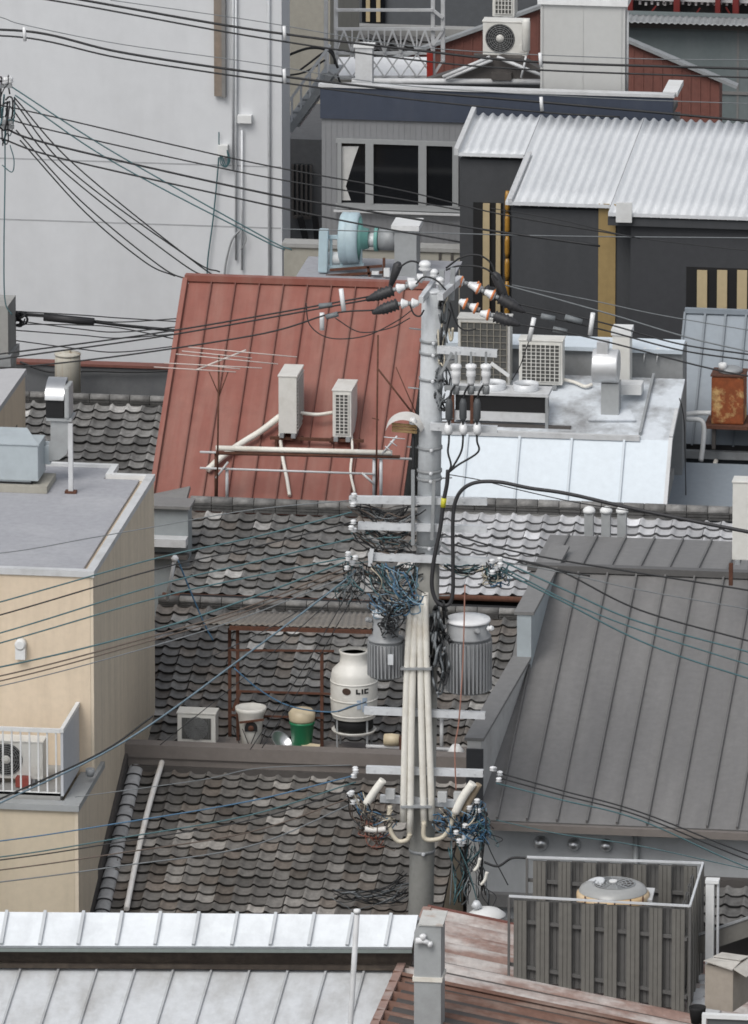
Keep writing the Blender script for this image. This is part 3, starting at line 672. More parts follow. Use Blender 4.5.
# ================================================================== J  red roof
kJ = .76
q = roof_frame(188, 432, 281, 18.5, 508, kJ)
t = thing('red_roof_house', 'house with large steep red standing-seam metal roof', 'house', ((q[0].x+q[1].x)/2, 17, 0))
qJ = q; nJ = (q[1]-q[0]).cross(q[3]-q[0]).normalized(); nJ = nJ if nJ.z > 0 else -nJ
seam_roof(q, 24.2/S(18.5), red_roof_sheet, .6, t, sw=.02, sh=.05)
MB().bar(q[0]+Vector((-.05, .03, .06)), q[1]+Vector((.05, .03, .06)), .16, .1).build('ridge_cap', red_roof, t)
mb = MB(); mb.bar(q[0]+nJ*.03+Vector((-.04, 0, 0)), q[3]+nJ*.03+Vector((-.04, 0, 0)), .08, .12, up=nJ); mb.build('verge', red_roof, t)
MB().poly([(q[0].x+.06, q[0].y-.03, q[0].z-.12), (q[0].x+.06, q[3].y+.1, q[3].z-.1), (q[0].x+.06, q[3].y+.1, 0), (q[0].x+.06, q[0].y-.03, 0)], (q[1].x-q[0].x-.12, 0, 0)).build('wall', concrete, t)
a_ = P(186, 282, 18.45)
mb = MB(); mb.bar(a_, P(184, 290, 18.4), .07, .08); p = P(183, 299, 18.4); mb.bar(p, p+Vector((.12, 0, .0)), .06, .06); mb.build('bracket', white_m, t)
def onJ(px, py, h=0.):   # point on the red roof plane
    d = ray(px, py); return CAM+d*((qJ[0]-CAM).dot(nJ)/d.dot(nJ))+nJ*h
# flashing below the roof
mb = MB()
p0 = P(150, 500, 14.2); p1 = P(190, 488, 14.2); mb.slab([p0, P(152, 494, 14.6), P(190, 486, 14.6), P(186, 500, 14.2)], .05)
mb.build('grey_flashing', flash, label='grey curved metal flashing at the lower left of the red roof', cat='flashing')
# two AC units on the roof
def rail_frame(label, pts, mat=rust):
    mb = MB()
    for u, v in pts: mb.bar(u, v, .035, .035)
    return mb.build('mounting_rack', mat, label=label, cat='rack')
def zbase(px, py): return onJ(px, py)
b1 = P(291, 432, 16.05); b2 = P(345, 436, 16.05)
ac_unit('tall plain-sided white air conditioner on the red roof, left of the pair', .30, .75, .98, b1, side='coil', front=None)
ac_unit('white air conditioner with dark slotted face on the red roof, right of the pair', .31, .70, .80, b2, front='coil', grid=(3, 12))
zz = b1.z-.03
t = thing('ac_rack', 'rusty steel rack carrying the two air conditioners on the red roof', 'rack', (b1+b2)/2-Vector((0, 0, .1)))
mb = MB()
for yy in (15.75, 16.35): mb.bar((b1.x-.3, yy, zz), (b2.x+.35, yy, zz), .045, .05)
mb.build('rail', rust, t)
for xx in (b1.x-.2, b1.x+.2, b2.x-.2, b2.x+.25):
    MB().bar((xx, 15.75, zz-.028), (xx, 16.35, zz-.028), .03, .001+.04).build('crossbar', rust, t)
mb = MB()
for xx in (b1.x-.2, b2.x+.25):
    d = solve(lambda z_: (Vector((xx, 15.75, z_))-qJ[0]).dot(nJ), 0, 0, 12); mb.bar((xx, 15.75, zz-.03), (xx, 15.75, d), .04, .04)
mb.build('leg', rust, t)
# pipes on roof
def pipe3(pts, r, mat, name, label, cat='pipe', n=6):
    return MB().tube(catmull(pts, n) if len(pts) > 2 else pts, r, 8).build(name, mat, label=label, cat=cat)
pipe3([onJ(208, 474, .1), onJ(222, 462, .12), onJ(240, 450, .14), onJ(262, 437, .16), onJ(281, 424, .2)], .055, conduit_m, 'wrapped_pipe', 'cream lagged pipe slanting up the red roof to the left unit')
pipe3([onJ(300, 422, .25), onJ(318, 424, .25), onJ(334, 422, .25)], .03, conduit_m, 'wrapped_pipe', 'short cream pipe between the two units on the red roof')
pipe3([onJ(283, 428, .2), onJ(281, 440, .12), onJ(283, 460, .08), onJ(287, 480, .06), onJ(290, 498, .06)], .03, conduit_m, 'drain_hose', 'cream hose dropping from the left unit down the red roof', 'hose')
pipe3([onJ(352, 437, .2), onJ(353, 455, .12), onJ(351, 475, .08), onJ(355, 495, .06)], .022, conduit_m, 'drain_hose', 'thin cream hose dropping from the right unit down the red roof', 'hose')
Yq = 14.6
t = thing('pipe_rail', 'long horizontal pipe rail on posts across the foot of the red roof', 'rail', P(310, 500, Yq))
for u, v, r_, m_ in (((216, 448), (392, 453), .045, conduit_m), ((216, 453), (400, 457), .03, rust), ((200, 452), (412, 459), .02, white_trim), ((200, 468), (375, 474), .018, white_trim)):
    MB().tube([P(*u, Yq), P(*v, Yq)], r_, 8).build('rail', m_, t)
for px, y0_, y1_, m_ in ((216, 452, 503, rust), (227, 468, 502, galv), (381, 455, 503, galv), (374, 456, 500, galv)): MB().tube([P(px, y0_, Yq+.05), P(px, y1_, Yq+.05)], .028, 6).build('post', m_, t)
for u, v in (((216, 478), (228, 462)), ((362, 473), (374, 484)), ((384, 452), (395, 438))): MB().tube([P(*u, Yq-.03), P(*v, Yq-.03)], .02, 6).build('brace', white_trim, t)
# TV antennas
def yagi(label, mast, boom, elems, Y, mat=galv, extra=()):
    t = thing('tv_antenna', label, 'antenna', P(*mast[1], Y))
    MB().tube([P(*mast[0], Y), P(*mast[1], Y)], .016, 6).build('mast', rust, t)
    MB().tube([P(*boom[0], Y), P(*boom[1], Y)], .016, 6).build('boom', mat, t)
    for e in elems: MB().tube([P(*e[0], Y-.02), P(*e[1], Y-.02)], .009, 5).build('element', mat, t)
    for e in extra: MB().tube([P(*e[0], Y), P(*e[1], Y)], .009, 5).build('brace', rust, t)
    return t
alu = M('antenna_aluminium', (.58, .52, .49), .5, .0, var=.1)
yagi('wide TV antenna with long horizontal rods in front of the red roof', ((219, 355), (217, 500)), ((196, 370), (246, 350)),
     [((188, 347), (297, 357)), ((176, 354), (278, 364)), ((182, 351), (252, 358)), ((164, 363), (262, 368)), ((154, 367), (236, 372)), ((204, 365), (240, 369))], 14.2, alu,
     [((219, 395), (209, 372)), ((219, 396), (228, 372))])
yagi('thin dark aerial mast with bent rods in front of the red roof', ((378, 335), (376, 500)), ((378, 369), (418, 420)), [((396, 367), (418, 418))], 14.1, rust, [((379, 420), (372, 418))])
yagi('small fishbone aerial beside the pole at the foot of the red roof', ((413, 412), (413, 500)), ((382, 454), (397, 436)), [((384, 437), (405, 439)), ((385, 446), (392, 452)), ((390, 441), (397, 446))], 13.9, galv)

# ================================================================== K  pale metal roof with machines
Yk0 = 15.0
A = P(700, 497, Yk0)
q = roof_frame(428, 640, 432, 15.75, 500, 1.3)
t = thing('pale_roof_building', 'building with pale blue-white metal roof and machines right of the pole', 'building', ((q[0].x+q[1].x)/2, 17, 0))
xR = P(680, 402, 16.9).x
q[1].x = q[2].x = xR
sp = 52.5/S(15.3); f0 = (P(520, 432, 15.75).x-q[0].x) % sp
seam_roof(q, sp, pale_blue_sheet, .85, t, sw=.04, sh=.04, first=f0)
q2 = [Vector((q[0].x, 18.9, q[0].z+.3*3.15)), Vector((xR, 18.9, q[0].z+.3*3.15)), Vector((xR, 15.75, q[0].z)), Vector((q[0].x, 15.75, q[0].z))]
Y3 = solve(lambda Y: project((q[0].x+2.5, Y, q[0].z+.3*(Y-15.75)))[1], 376, 15.75, 26); z3 = q[0].z+.3*(Y3-15.75)
q2[0].y = q2[1].y = Y3; q2[0].z = q2[1].z = z3
MB().slab(q2, .06).build('upper_roof', pale_dirty, t)
mb = MB(); mb.bar(q[0]+Vector((0, 0, .02)), (P(640, 428, 15.75).x, 15.75, q[0].z+.02), .1, .08); mb.build('ridge_trim', white_trim, t)
mb = MB(); mb.bar((xR-.02, 15.78, q[0].z+.03), (xR-.02, Y3-1, z3-.27), .06, .08); mb.bar((xR-.02, q[2].y, q[2].z+.03), (xR-.02, 15.76, q[0].z+.03), .06, .08); mb.build('verge', cream_m if False else white_trim, t)
mb = MB(); px0 = P(641, 428, 16).x; mb.bar((px0, 15.85, q[0].z+.06), (px0+.02, Y3, z3+.05), .04, .08); mb.build('seam', galv_dk, t)
MB().box(q[0].x+.1, xR-.2, q[3].y+.1, Y3+.3, 0, q[3].z-.08).build('wall', concrete, t)
def onK(px, py, h=0.):
    n = Vector((0, -.3, 1)).normalized(); d = ray(px, py); return CAM+d*((Vector((0, 15.75, q[0].z))-CAM).dot(n)/d.dot(n))+Vector((0, 0, h))
# parapet behind
Yw = Y3+.35
x0, x1, z0, z1 = rect(436, 333, 690, 378, Yw); xR2 = P(683, 340, Yw).x
t = thing('parapet_wall', 'grey parapet wall with pale blue metal coping behind the rooftop machines', 'wall', ((x0+x1)/2, Yw, 0))
zc = P(560, 346, Yw).z
MB().box(x0, xR2, Yw, Yw+.6, 0, zc).build('wall_body', M('parapet_grey', (.27, .28, .285), .8, var=.08, dirt=(.17, .17, .17), damt=.7, dscale=1.4), t)
MB().slab([(x0, Yw+.35, zc+.09), (xR2, Yw+.35, zc+.09), (xR2, Yw-.1, zc+.02), (x0, Yw-.1, zc+.02)], .07).build('coping', pale_blue, t)
for px in (645, 658): p = P(px, 350, Yw-.05); MB().lathe(p, [(.03, -.03), (.045, 0), (.03, .03)], 10, (0, -1, 0)).tube([p, p+Vector((-.02, -.02, -.2))], .012, 5).build('bolt', white_m, t)
# machines
p = onK(484, 388); ac_unit('big brown-gridded air conditioner directly right of the pole top, tallest on the pale roof', .86, .35, 1.12, p+Vector((0, .15, 0)), front='coil', grid=(7, 9), gw=.006, gmat=M('coil_wire', (.24, .225, .19), .6), mat=M('ac_shaded', (.5, .495, .47), .6))  # casing uses a darker copy of the AC white, shade put into the colour
p = onK(541, 388); ac_unit('white air conditioner with dark grid face in the middle of the pale roof', .72, .32, .76, p+Vector((0, .1, 0)), front='coil', grid=(8, 10), gw=.007)
p = onK(622, 388); b = p
mb = MB(); x0, x1, z0, z1 = rect(612, 330, 630, 390, p.y)
t = thing('white_cabinet', 'narrow tall white cabinet behind the round exhaust hood', 'cabinet', ((x0+x1)/2, p.y, z0))
MB().box(x0, x1, p.y, p.y+.35, z0, z1-.1).build('body', ac_white, t, bevel=.01); MB().box(x0-.02, x1+.02, p.y-.02, p.y+.37, z1-.096, z1).build('lid', white_m, t)
# condenser with two round fans
p0 = onK(452, 424); p1 = onK(549, 424)
yc = p0.y; zt = P(500, 393, yc).z; zb = P(500, 418, yc).z; 
t = thing('condenser_unit', 'low wide condenser with two round fans on top and black front, right of the pole', 'condenser', ((p0.x+p1.x)/2, yc+.4, min(p0.z, p1.z)))
MB().box(p0.x, p1.x, yc, yc+.55, zt-.05, zt).build('top_panel', white_trim, t)
x0, x1, z0, z1 = rect(472, 395, 546, 411, yc); MB().box(p0.x+.05, p1.x-.05, yc+.03, yc+.5, z0, zt-.054).build('coil', black, t)
MB().box(p0.x+.03, p1.x-.03, yc+.01, yc+.5, z0-.16, z0-.004).build('lower_panel', white_trim, t)
for px in (453, 472, 547):
    x = P(px, 410, yc).x; MB().bar((x, yc-.02, zt-.055), (x, yc-.02, z0-.36), .05, .05).build('leg', rust if px < 500 else galv_dk, t)
MB().box(p0.x-.3, P(571, 420, yc).x, yc-.04, yc+.04, z0-.28, z0-.2).build('base_rail', dark_metal, t)
for px in (493, 526):
    c = P(px, 389, yc+.28); c.z = zt
    f_ = MB().lathe(c+Vector((0, 0, .003)), [(.21, 0), (.21, .11), (.195, .11), (.195, .02)], 24, cap=False).build('fan_ring', galv, t)
    mb = MB(); mb.lathe(c+Vector((0, 0, .02)), [(.001, 0), (.19, 0)], 20); mb.build('fan', fan_grey, f_)
# round exhaust hood
p = onK(606, 417); yc = p.y; s = S(yc)
t = thing('exhaust_hood', 'shiny round stainless exhaust hood on grey square duct, on the pale roof', 'exhaust hood', p)
x0, x1, z0, z1 = rect(601, 384, 619, 418, yc); MB().box(x0, x1, yc-.02, yc+.3, z0-.05, z1).build('duct', duct_m, t)
c = P(606, 366, yc+.1); rr = 17/s
MB().lathe(c-Vector((.21, 0, 0)), [(rr*.98, 0), (rr, .02), (rr, .4), (rr*.98, .42)], 28, (1, 0, 0)).build('drum', hood_metal, t)
x0, x1, z0, z1 = rect(597, 347, 608, 358, yc); MB().box(x0, x1, yc-.05, yc+.2, z0+.05, z1+.08).build('flap', hood_metal, t)
mb = MB(); mb.slab([onK(592, 412, .05), onK(630, 412, .05), onK(636, 423, .05), onK(588, 423, .05)], .03); mb.build('base_flashing', pale_dirty, t)
x0, x1, z0, z1 = rect(620, 384, 642, 393, yc+.5); MB().box(x0, x1, yc+.4, yc+.75, z0, z1).build('pipe_cover', white_m, label='short white pipe cover lying on the pale roof beside the hood', cat='pipe cover')
pipe3([onK(563, 384, .08), onK(575, 386, .06), onK(585, 390, .06), onK(592, 388, .06)], .03, conduit_m, 'wrapped_pipe', 'cream hose on the pale roof between grid unit and exhaust hood', 'hose')

# ================================================================== L  slate-blue steep roof, rust tank
q = roof_frame(685, 820, 313, 21., 446, .95)
t = thing('slate_roof_house', 'house with steep slate-blue metal roof at the right edge', 'house', ((q[0].x+q[1].x)/2, 20, 0))
seam_roof(q, 20.5/S(20), slate_sheet, .75, t, sw=.035, sh=.045)
mb = MB(); mb.bar(q[0]+Vector((0, 0, .05)), q[1]+Vector((0, 0, .05)), .09, .08); mb.build('ridge_trim', slate_blue, t)
MB().box(q[3].x-.02, q[2].x, q[3].y-.12, q[3].y+.02, q[3].z-.17, q[3].z-.04).build('gutter', galv_dk, t)
MB().box(q[3].x-.3, q[2].x, q[3].y-.01, q[3].y+.05, q[3].z-.04, q[3].z+.04).build('drip_edge', black, t)
MB().poly([(q[0].x+.1, q[0].y, q[0].z-.15), (q[0].x+.1, q[3].y+.15, q[3].z-.1), (q[0].x+.1, q[3].y+.15, 0), (q[0].x+.1, q[0].y, 0)], (q[1].x-q[0].x, 0, 0)).build('wall', M('shadow_wall', (.07, .08, .09), .8), t)  # wall coloured dark to stand for the shadow below the roof
qL = q
q = roof_frame(676, 830, 462, 18.4, 505, .25)
MB().slab(q, .08).build('lower_roof', slate_blue, label='slate-grey lower roof in the shade below the slate-blue roof', cat='roof')
pipe3([P(638, 458+0, 18.8)+Vector((1.3, 0, 0)), P(713, 470, 18.3), P(708, 485, 18.0), P(704, 502, 17.8)], .04, conduit_m, 'downpipe', 'pale downpipe below the gutter of the slate-blue roof')
Yt = 18.7
x0, x1, z0, z1 = rect(711, 376, 744, 424, Yt)
t = thing('rusty_tank', 'square rust-red tank with flaking paint on a ledge of the slate-blue roof', 'tank', ((x0+x1)/2, Yt+.25, z0))
MB().box(x0, x1, Yt, Yt+.5, z0, z1-.03).build('body', rust_tank, t, bevel=.03); MB().box(x0-.015, x1+.015, Yt-.015, Yt+.515, z1-.026, z1).build('lid', rust, t)
c = Vector(((x0+x1)/2+.02, Yt+.25, z1+.003))
MB().lathe(c, [(.2, 0), (.2, .05), (.15, .08), (.05, .1)], 20).build('hatch', galv_dk, t); MB().lathe(c+Vector((-.12, -.1, .06)), [(.07, 0), (.07, .1), (.05, .11)], 14).build('valve', white_m, t)
t = thing('tank_shelf', 'rusty steel shelf carrying the rust-red tank', 'shelf', ((x0+x1)/2, Yt+.3, z0-.4))
MB().box(x0-.1, x1+2, Yt-.1, Yt+.7, z0-.06, z0-.004).build('deck', rust, t)
for xx in (x0+.05, x1+.3): MB().bar((xx, Yt, z0-.064), (xx, Yt, z0-.42), .06, .06).build('leg', dark_metal, t)
pipe3([P(711, 413, Yt), P(695, 413, Yt), P(684, 415, Yt-.05), P(686, 419, Yt-.08), P(700, 420, Yt-.1), P(704, 428, Yt-.1), P(703, 445, Yt-.1), P(701, 461, Yt-.1)], .04, white_m, 'wrapped_pipe', 'white lagged pipe bending down from the rust-red tank')
pipe3([onK(663, 377, .05), onK(672, 388, .05), P(680, 400, 16.9), P(684, 420, 17.5), P(685, 450, 17.5), P(686, 500, 17.3)], .008, cable_k, 'hanging_cable', 'thin dark cable hanging down between pale roof and slate-blue roof', 'cable')

# ================================================================== I  upper tile houses
q = roof_frame(190, 425, 512, 13.4, 594, .38)
t = thing('upper_tile_house', 'dark grey wavy tile roof below the red roof, left of the pole', 'house', ((q[0].x+q[1].x)/2, 12, 0))
tile_roof(q, tile_dark, t, random.Random(21), light=.11, spread=(.75, 1.25), brown=.15); ridge_cap(q[0]+Vector((0, .1, .02)), q[1]+Vector((0, .1, .02)), tile_dark, t, R, h=.14)
MB().tube([q[3]+Vector((-.1, -.1, .0)), q[2]+Vector((.2, -.1, .0))], .05, 8).build('gutter', rust, t)
MB().box(q[3].x+.1, q[2].x, q[3].y+.25, 14, 0, q[3].z-.06).build('wall', black, t)  # wall coloured black to paint the shade under the eave
MB().bar(q[0]+Vector((-.3, .35, .06)), q[1]+Vector((0, .35, .06)), .06, .05).build('rear_gutter', rust, t)
qI = q
q = roof_frame(432, 900, 512, 13.4, 594, .38)
t = thing('light_tile_house', 'pale silver-grey wavy tile roof right of the pole', 'house', ((q[0].x+q[1].x)/2, 12, 0))
tile_roof(q, tile_light, t, random.Random(23), light=.02, spread=(.85, 1.2)); ridge_cap(q[0]+Vector((0, .1, .02)), q[1]+Vector((0, .1, .02)), tile_dark, t, R, h=.14)
MB().tube([q[3]+Vector((.0, -.1, .0)), q[2]+Vector((.1, -.1, .0))], .05, 8).build('gutter', rust, t)
MB().box(q[3].x+.1, q[2].x, q[3].y+.25, 14, 0, q[3].z-.06).build('wall', black, t)  # black here too, as painted shade beneath the gutter
# three capped vents
for i, (px, nm) in enumerate(((589, 'left'), (606, 'middle'), (622, 'right'))):
    p = P(px, 537, 10.3); zt = P(px, 509, 10.3).z
    t = thing('vent_pipe', f'short grey vent post with white cap before the pale tiles, {nm} of three', 'vent', p, 'capped vents in front of the pale tiles')
    MB().box(p.x-.07, p.x+.07, p.y-.07, p.y+.07, p.z-.4, zt-.06).build('post', duct_m, t); MB().lathe((p.x, p.y, zt-.056), [(.1, 0), (.1, .04), (.07, .08), (.02, .1)], 14).build('cap', white_m, t)
# grey shed wall left
x0, x1, z0, z1 = rect(140, 510, 187, 640, 11.9)
t = thing('grey_gap_shed', 'small grey metal-clad shed in the gap right of the beige building', 'shed', ((x0+x1)/2, 12.5, 0))
MB().box(x0, x1, 12, 12.4, 0, z1).build('wall', M('shed_grey', (.27, .295, .305), .7, var=.07, dirt=(.2, .21, .215), damt=.6), t)
MB().box(x0, x1+.05, 11.9, 12.45, z1+.003, z1+.05).build('roof', flash, t)
p = P(150, 542, 11.85); MB().box(x0, x1+.0, 11.75, 11.997, p.z-.05, p.z+.08).build('ledge', white_trim, t)
p = P(150, 556, 11.85); MB().box(x0, x1+.02, 11.8, 11.997, p.z-.03, p.z+.03).build('lower_ledge', dark_metal, t)

# ================================================================== H  middle tile house
q = roof_frame(158, 520, 606, 10.6, 775, .40)
t = thing('middle_tile_house', 'wavy dark tile roof behind the rusty frame and cooling tower', 'house', ((q[0].x+q[1].x)/2, 9, 0))
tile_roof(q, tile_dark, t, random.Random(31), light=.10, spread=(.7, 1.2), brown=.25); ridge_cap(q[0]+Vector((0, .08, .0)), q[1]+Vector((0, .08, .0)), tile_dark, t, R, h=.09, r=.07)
MB().box(q[3].x+.1, q[2].x-.1, q[3].y+.3, 10.9, 0, q[3].z-.06).build('wall', dark_metal, t)
x0 = q[0].x+.3
MB().box(x0, q[1].x, 10.75, 10.95, q[0].z-.05, q[0].z+.12).build('gap_shade_board', black, t)  # black board put in for the scarcely lit gap under the gutter above
# ================================================================== G  lower tile house
kG = .41
q = roof_frame(139, 468, 768, 5.2, 935, kG)
t = thing('front_tile_house', 'dark brownish wavy tile roof nearest the street, left of the pole', 'house', ((q[0].x+q[1].x)/2, 3.5, 0))
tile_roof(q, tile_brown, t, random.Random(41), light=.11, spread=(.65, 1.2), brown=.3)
qG = q; nG = (q[1]-q[0]).cross(q[3]-q[0]).normalized(); nG = nG if nG.z > 0 else -nG
def onG(px, py, h=0.):
    d = ray(px, py); return CAM+d*((qG[0]-CAM).dot(nG)/d.dot(nG))+nG*h
zr0 = q[0].z+.02; zr1 = P(300, 751, 5.12).z
mb = MB(); mb.box(q[0].x-.2, q[1].x, 5.16, 5.36, zr0, (zr0+zr1)/2-.02); mb.build('ridge_wall', ridge_metal, t)
mb = MB(); mb.box(q[0].x-.22, q[1].x+.02, 5.12, 5.4, (zr0+zr1)/2-.016, zr1); mb.build('ridge_capping', ridge_metal, t)
MB().box(q[0].x-.1, q[1].x, 5.1, 5.157, zr0-.06, zr0+.05).build('ridge_shadow_strip', dark_metal, t)  # dark strip laid in as the shadow line below the ridge metal
mb = MB(); mb.bar(q[0]+Vector((-.26, 0, .12)), q[3]+Vector((-.26, 0, .12)), .2, .3, up=nG); mb.build('bargeboard', dark_metal, t)
ve = MB()
L_ = (q[3]-q[0]).length; d_ = (q[3]-q[0]).normalized(); nn = int(L_/.24); rv = random.Random(5)
for i in range(nn):
    g = rv.uniform(.75, 1.15)
    a_ = q[0]+d_*(i*L_/nn)+Vector((-.04, 0, 0)); b_ = q[0]+d_*((i+1)*L_/nn+.015)+Vector((-.04, 0, 0)); U_ = Vector((1, 0, 0)); vs = []; m = 8
    for p_, up_, rr in ((a_, .02, .11), (b_, .055, .12)):
        for k in range(m+1):
            an = PI*k/m; vs.append(p_+U_*(-math.cos(an)*rr)+nG*(up_+math.sin(an)*.065))
    for k in range(m+1): vs.append(b_+U_*(-math.cos(PI*k/m)*.115)+nG*(math.sin(PI*k/m)*.02-.02))
    ve.add(vs, [(r_*(m+1)+k, r_*(m+1)+k+1, (r_+1)*(m+1)+k+1, (r_+1)*(m+1)+k) for r_ in (0,) for k in range(m)], True, (g, g, g*.98))
    ve.add(vs, [((m+1)+k, (m+1)+k+1, 2*(m+1)+k+1, 2*(m+1)+k) for k in range(m)], False, (.15,)*3)
ve.build('verge_tiles', tile_light, t, fix=False)
MB().poly([(q[0].x+.1, 5.4, 0), (q[0].x+.1, 5.4, q[0].z-.1), (q[0].x+.1, q[3].y+.5, q[3].z+.08), (q[0].x+.1, q[3].y+.5, 0)], (q[1].x-q[0].x-.2, 0, 0)).build('wall', beige_dirty, t)
MB().tube(catmull([onG(168, 752, .16), onG(162, 770, .12), onG(150, 810, .12), onG(138, 860, .12), onG(127, 915, .12)], 6), .045, 8).build('rain_pipe', M('rain_pipe_white', (.82, .81, .79), .45, var=.05, dirt=(.6, .52, .42), damt=.6, dscale=2), label='slim white pipe running down the front tile roof', cat='pipe')
# roof terrace deck behind the ridge
zd = P(300, 751, 5.9).z
dx0 = q[0].x+.6
MB().box(dx0, q[1].x+.1, 5.46, 6.5, zd-.12, zd).build('deck', ridge_metal, label='narrow roof deck carrying tubs and cooling tower behind the ridge', cat='deck')
# ------ things on the deck
Yd = 6.0
def base(px, Y): return Vector((P(px, 745, Y).x, Y, zd))
b = base(198, Yd); ac_unit('small cream air conditioner with square mesh face at the left end of the roof deck', .60, .3, .50, b, front='square')
# cooling tower
b = base(354, 6.2); s = S(6.2)
zz = lambda py: P(354, py, 6.2).z
t = thing('cooling_tower', 'white barrel cooling tower with open neck and dark louvre band on the roof deck', 'cooling tower', b)
z1_, z2_ = zz(735)-zd, zz(724)-zd
prof = [(.335, zz(716)-zd), (.35, zz(713)-zd), (.365, zz(700)-zd), (.365, zz(684)-zd), (.355, zz(674)-zd), (.335, zz(669)-zd), (.25, zz(664)-zd), (.22, zz(662)-zd), (.21, zz(656)-zd), (.225, zz(652)-zd), (.23, zz(650)-zd), (.205, zz(650)-zd), (.19, zz(655)-zd), (.19, zz(662)-zd)]
bd = MB().lathe(b, prof, 40, cap=False).build('body', frp, t)
mb = MB()
for py in (712, 680, 697): h = zz(py)-zd; r_ = .352 if py == 712 else (.362 if py == 680 else .366); mb.lathe(b+Vector((0, 0, h-.012)), [(r_-.004, 0), (r_+.008, .004), (r_+.008, .02), (r_-.004, .024)], 40)
mb.build('hoop', frp, bd)
MB().lathe(b+Vector((0, 0, zz(653)-zd)), [(.001, 0), (.198, 0)], 24).build('fan_opening', dark_metal, t)
MB().lathe(b+Vector((0, 0, zz(727)-zd)), [(.30, 0), (.30, zz(716)-zz(727))], 32).build('louvre_band', black, t)
MB().lathe(b+Vector((0, 0, zz(733)-zd)), [(.2, 0), (.32, .03), (.35, .07), (.34, .08), (.3, .06)], 32).build('basin', frp, t)
for an in (.6, 2.5, 3.8, 5.6): x, y = .3*math.cos(an), .3*math.sin(an); MB().bar(b+Vector((x, y, 0)), b+Vector((x, y, zz(714)-zd)), .03, .03).build('leg', galv_dk, t)
# lettering and marks wrapped on the barrel
def on_barrel(u, v, r_): # u: angle from front (towards camera), v: height
    f = Vector((CAM.x-b.x, CAM.y-b.y, 0)).normalized(); x = Vector((0, 0, 1)).cross(f)
    return b+f*(r_*math.cos(u))+x*(r_*math.sin(u))+Vector((0, 0, v))
def barrel_patch(mb, u0, u1, v0, v1, r_=.3625):
    n = 6; vs = []
    for i in range(n+1):
        u = u0+(u1-u0)*i/n; vs += [on_barrel(u, v0, r_), on_barrel(u, v1, r_)]
    mb.add(vs, [(2*i, 2*i+2, 2*i+3, 2*i+1) for i in range(n)])
vA, vB = zz(686.5)-zd, zz(682.5)-zd
vA -= .02; 
vT = zz(681)-zd-.02; vLb = zz(687)-zd+.0
mb = MB()
h0, h1 = zz(688)-zd, zz(683)-zd
R_ = .374
def L(u0, u1, a, b_): barrel_patch(mb, u0, u1, h0+(h1-h0)*a, h0+(h1-h0)*b_, R_)
L(.08, .15, 0, 1); L(.15, .27, 0, .3)
L(.32, .39, 0, 1)
L(.44, .51, 0, 1); L(.51, .64, 0, .28); L(.51, .64, .72, 1)
mb.build('lettering', black, t, fix=False)
mb = MB(); n = 16; hm = (h0+h1)/2; vs = [on_barrel(-.32, hm, R_+.001)]+[on_barrel(-.32+.19*math.cos(2*PI*i/n), hm+.055*math.sin(2*PI*i/n), R_) for i in range(n)]
mb.add(vs, [(0, 1+i, 1+(i+1) % n) for i in range(n)]); mb.build('oval_badge', M('badge_brown', (.06, .035, .025), .5), t, fix=False)
mb = MB(); barrel_patch(mb, .12, .30, zz(703)-zd, zz(694)-zd, .372); barrel_patch(mb, .36, .58, zz(706)-zd, zz(692)-zd, .372); mb.build('sticker', M('pale_blue_sticker', (.38, .47, .58), .5), t, fix=False)
# white tub with dark arch
b = base(251, 5.95); z_ = lambda py: P(251, py, 5.95).z-zd
t = thing('small_cooling_tub', 'white tapered tub with wide rim and dark arched opening on the roof deck', 'tub', b)
MB().lathe(b, [(.12, 0), (.14, .02), (.185, z_(722)), (.2, z_(714)), (.24, z_(710)), (.245, z_(707)), (.22, z_(706.5)), (.19, z_(707)-.01), (.02, z_(708)-.02)], 28).build('body', frp, t)
f = Vector((CAM.x-b.x, CAM.y-b.y, 0)).normalized(); x = Vector((0, 0, 1)).cross(f); mb = MB()
c = b+Vector((0, 0, z_(725))); pts = [c+x*(.10*math.cos(a*PI/10))+Vector((0, 0, .11*math.sin(a*PI/10)))+f*.196 for a in range(11)]; pts = [pts[0]-Vector((0, 0, .05))]+pts+[pts[-1]-Vector((0, 0, .05))]
mb.poly(pts, -f*.05); op = mb.build('arched_opening', black, t)
mb = MB(); mb.lathe(c+f*.19+Vector((0, 0, .0)), [(.001, .01), (.045, .01), (.05, 0)], 14, f); mb.build('motor', rust, op)
MB().bar(b+f*.2+x*-.18+Vector((0, 0, z_(719))), b+f*.2+x*.2+Vector((0, 0, z_(716))), .03, .03).build('handle_bar', rust, t)
# green bucket with cream lid
b = base(302, 5.95); z_ = lambda py: P(302, py, 5.95).z-zd
t = thing('green_bucket', 'green bucket with cream cover on the roof deck', 'bucket', b)
MB().lathe(b, [(.14, 0), (.15, .03), (.185, z_(724)), (.2, z_(723)), (.2, z_(721))], 26).build('bucket_body', green_m, t)
MB().lathe(b+Vector((0, 0, z_(721)+.002)), [(.19, 0), (.2, .03), (.21, .13), (.16, .19), (.05, .2)], 26).build('cover', cream_m, t)
b = base(280, 5.85)
t0 = MB().lathe(b+Vector((0, 0, .12)), [(.03, -.09), (.1, -.08), (.16, -.02), (.19, .06), (.2, .07), (.185, .06), (.15, -.01), (.02, -.06)], 26, (.5, -.25, .6)).build('metal_basin', stainless, label='dented silver basin leaning between white tub and green bucket', cat='basin')
mb = MB(); p = base(300, 5.75); mb.poly([p, p+Vector((.28, 0, .0)), p+Vector((.3, .02, .1)), p+Vector((.02, .02, .12))], (0, .1, .03)); mb.build('scrap_board', cream_m, label='pale scrap board lying below the green bucket', cat='board')
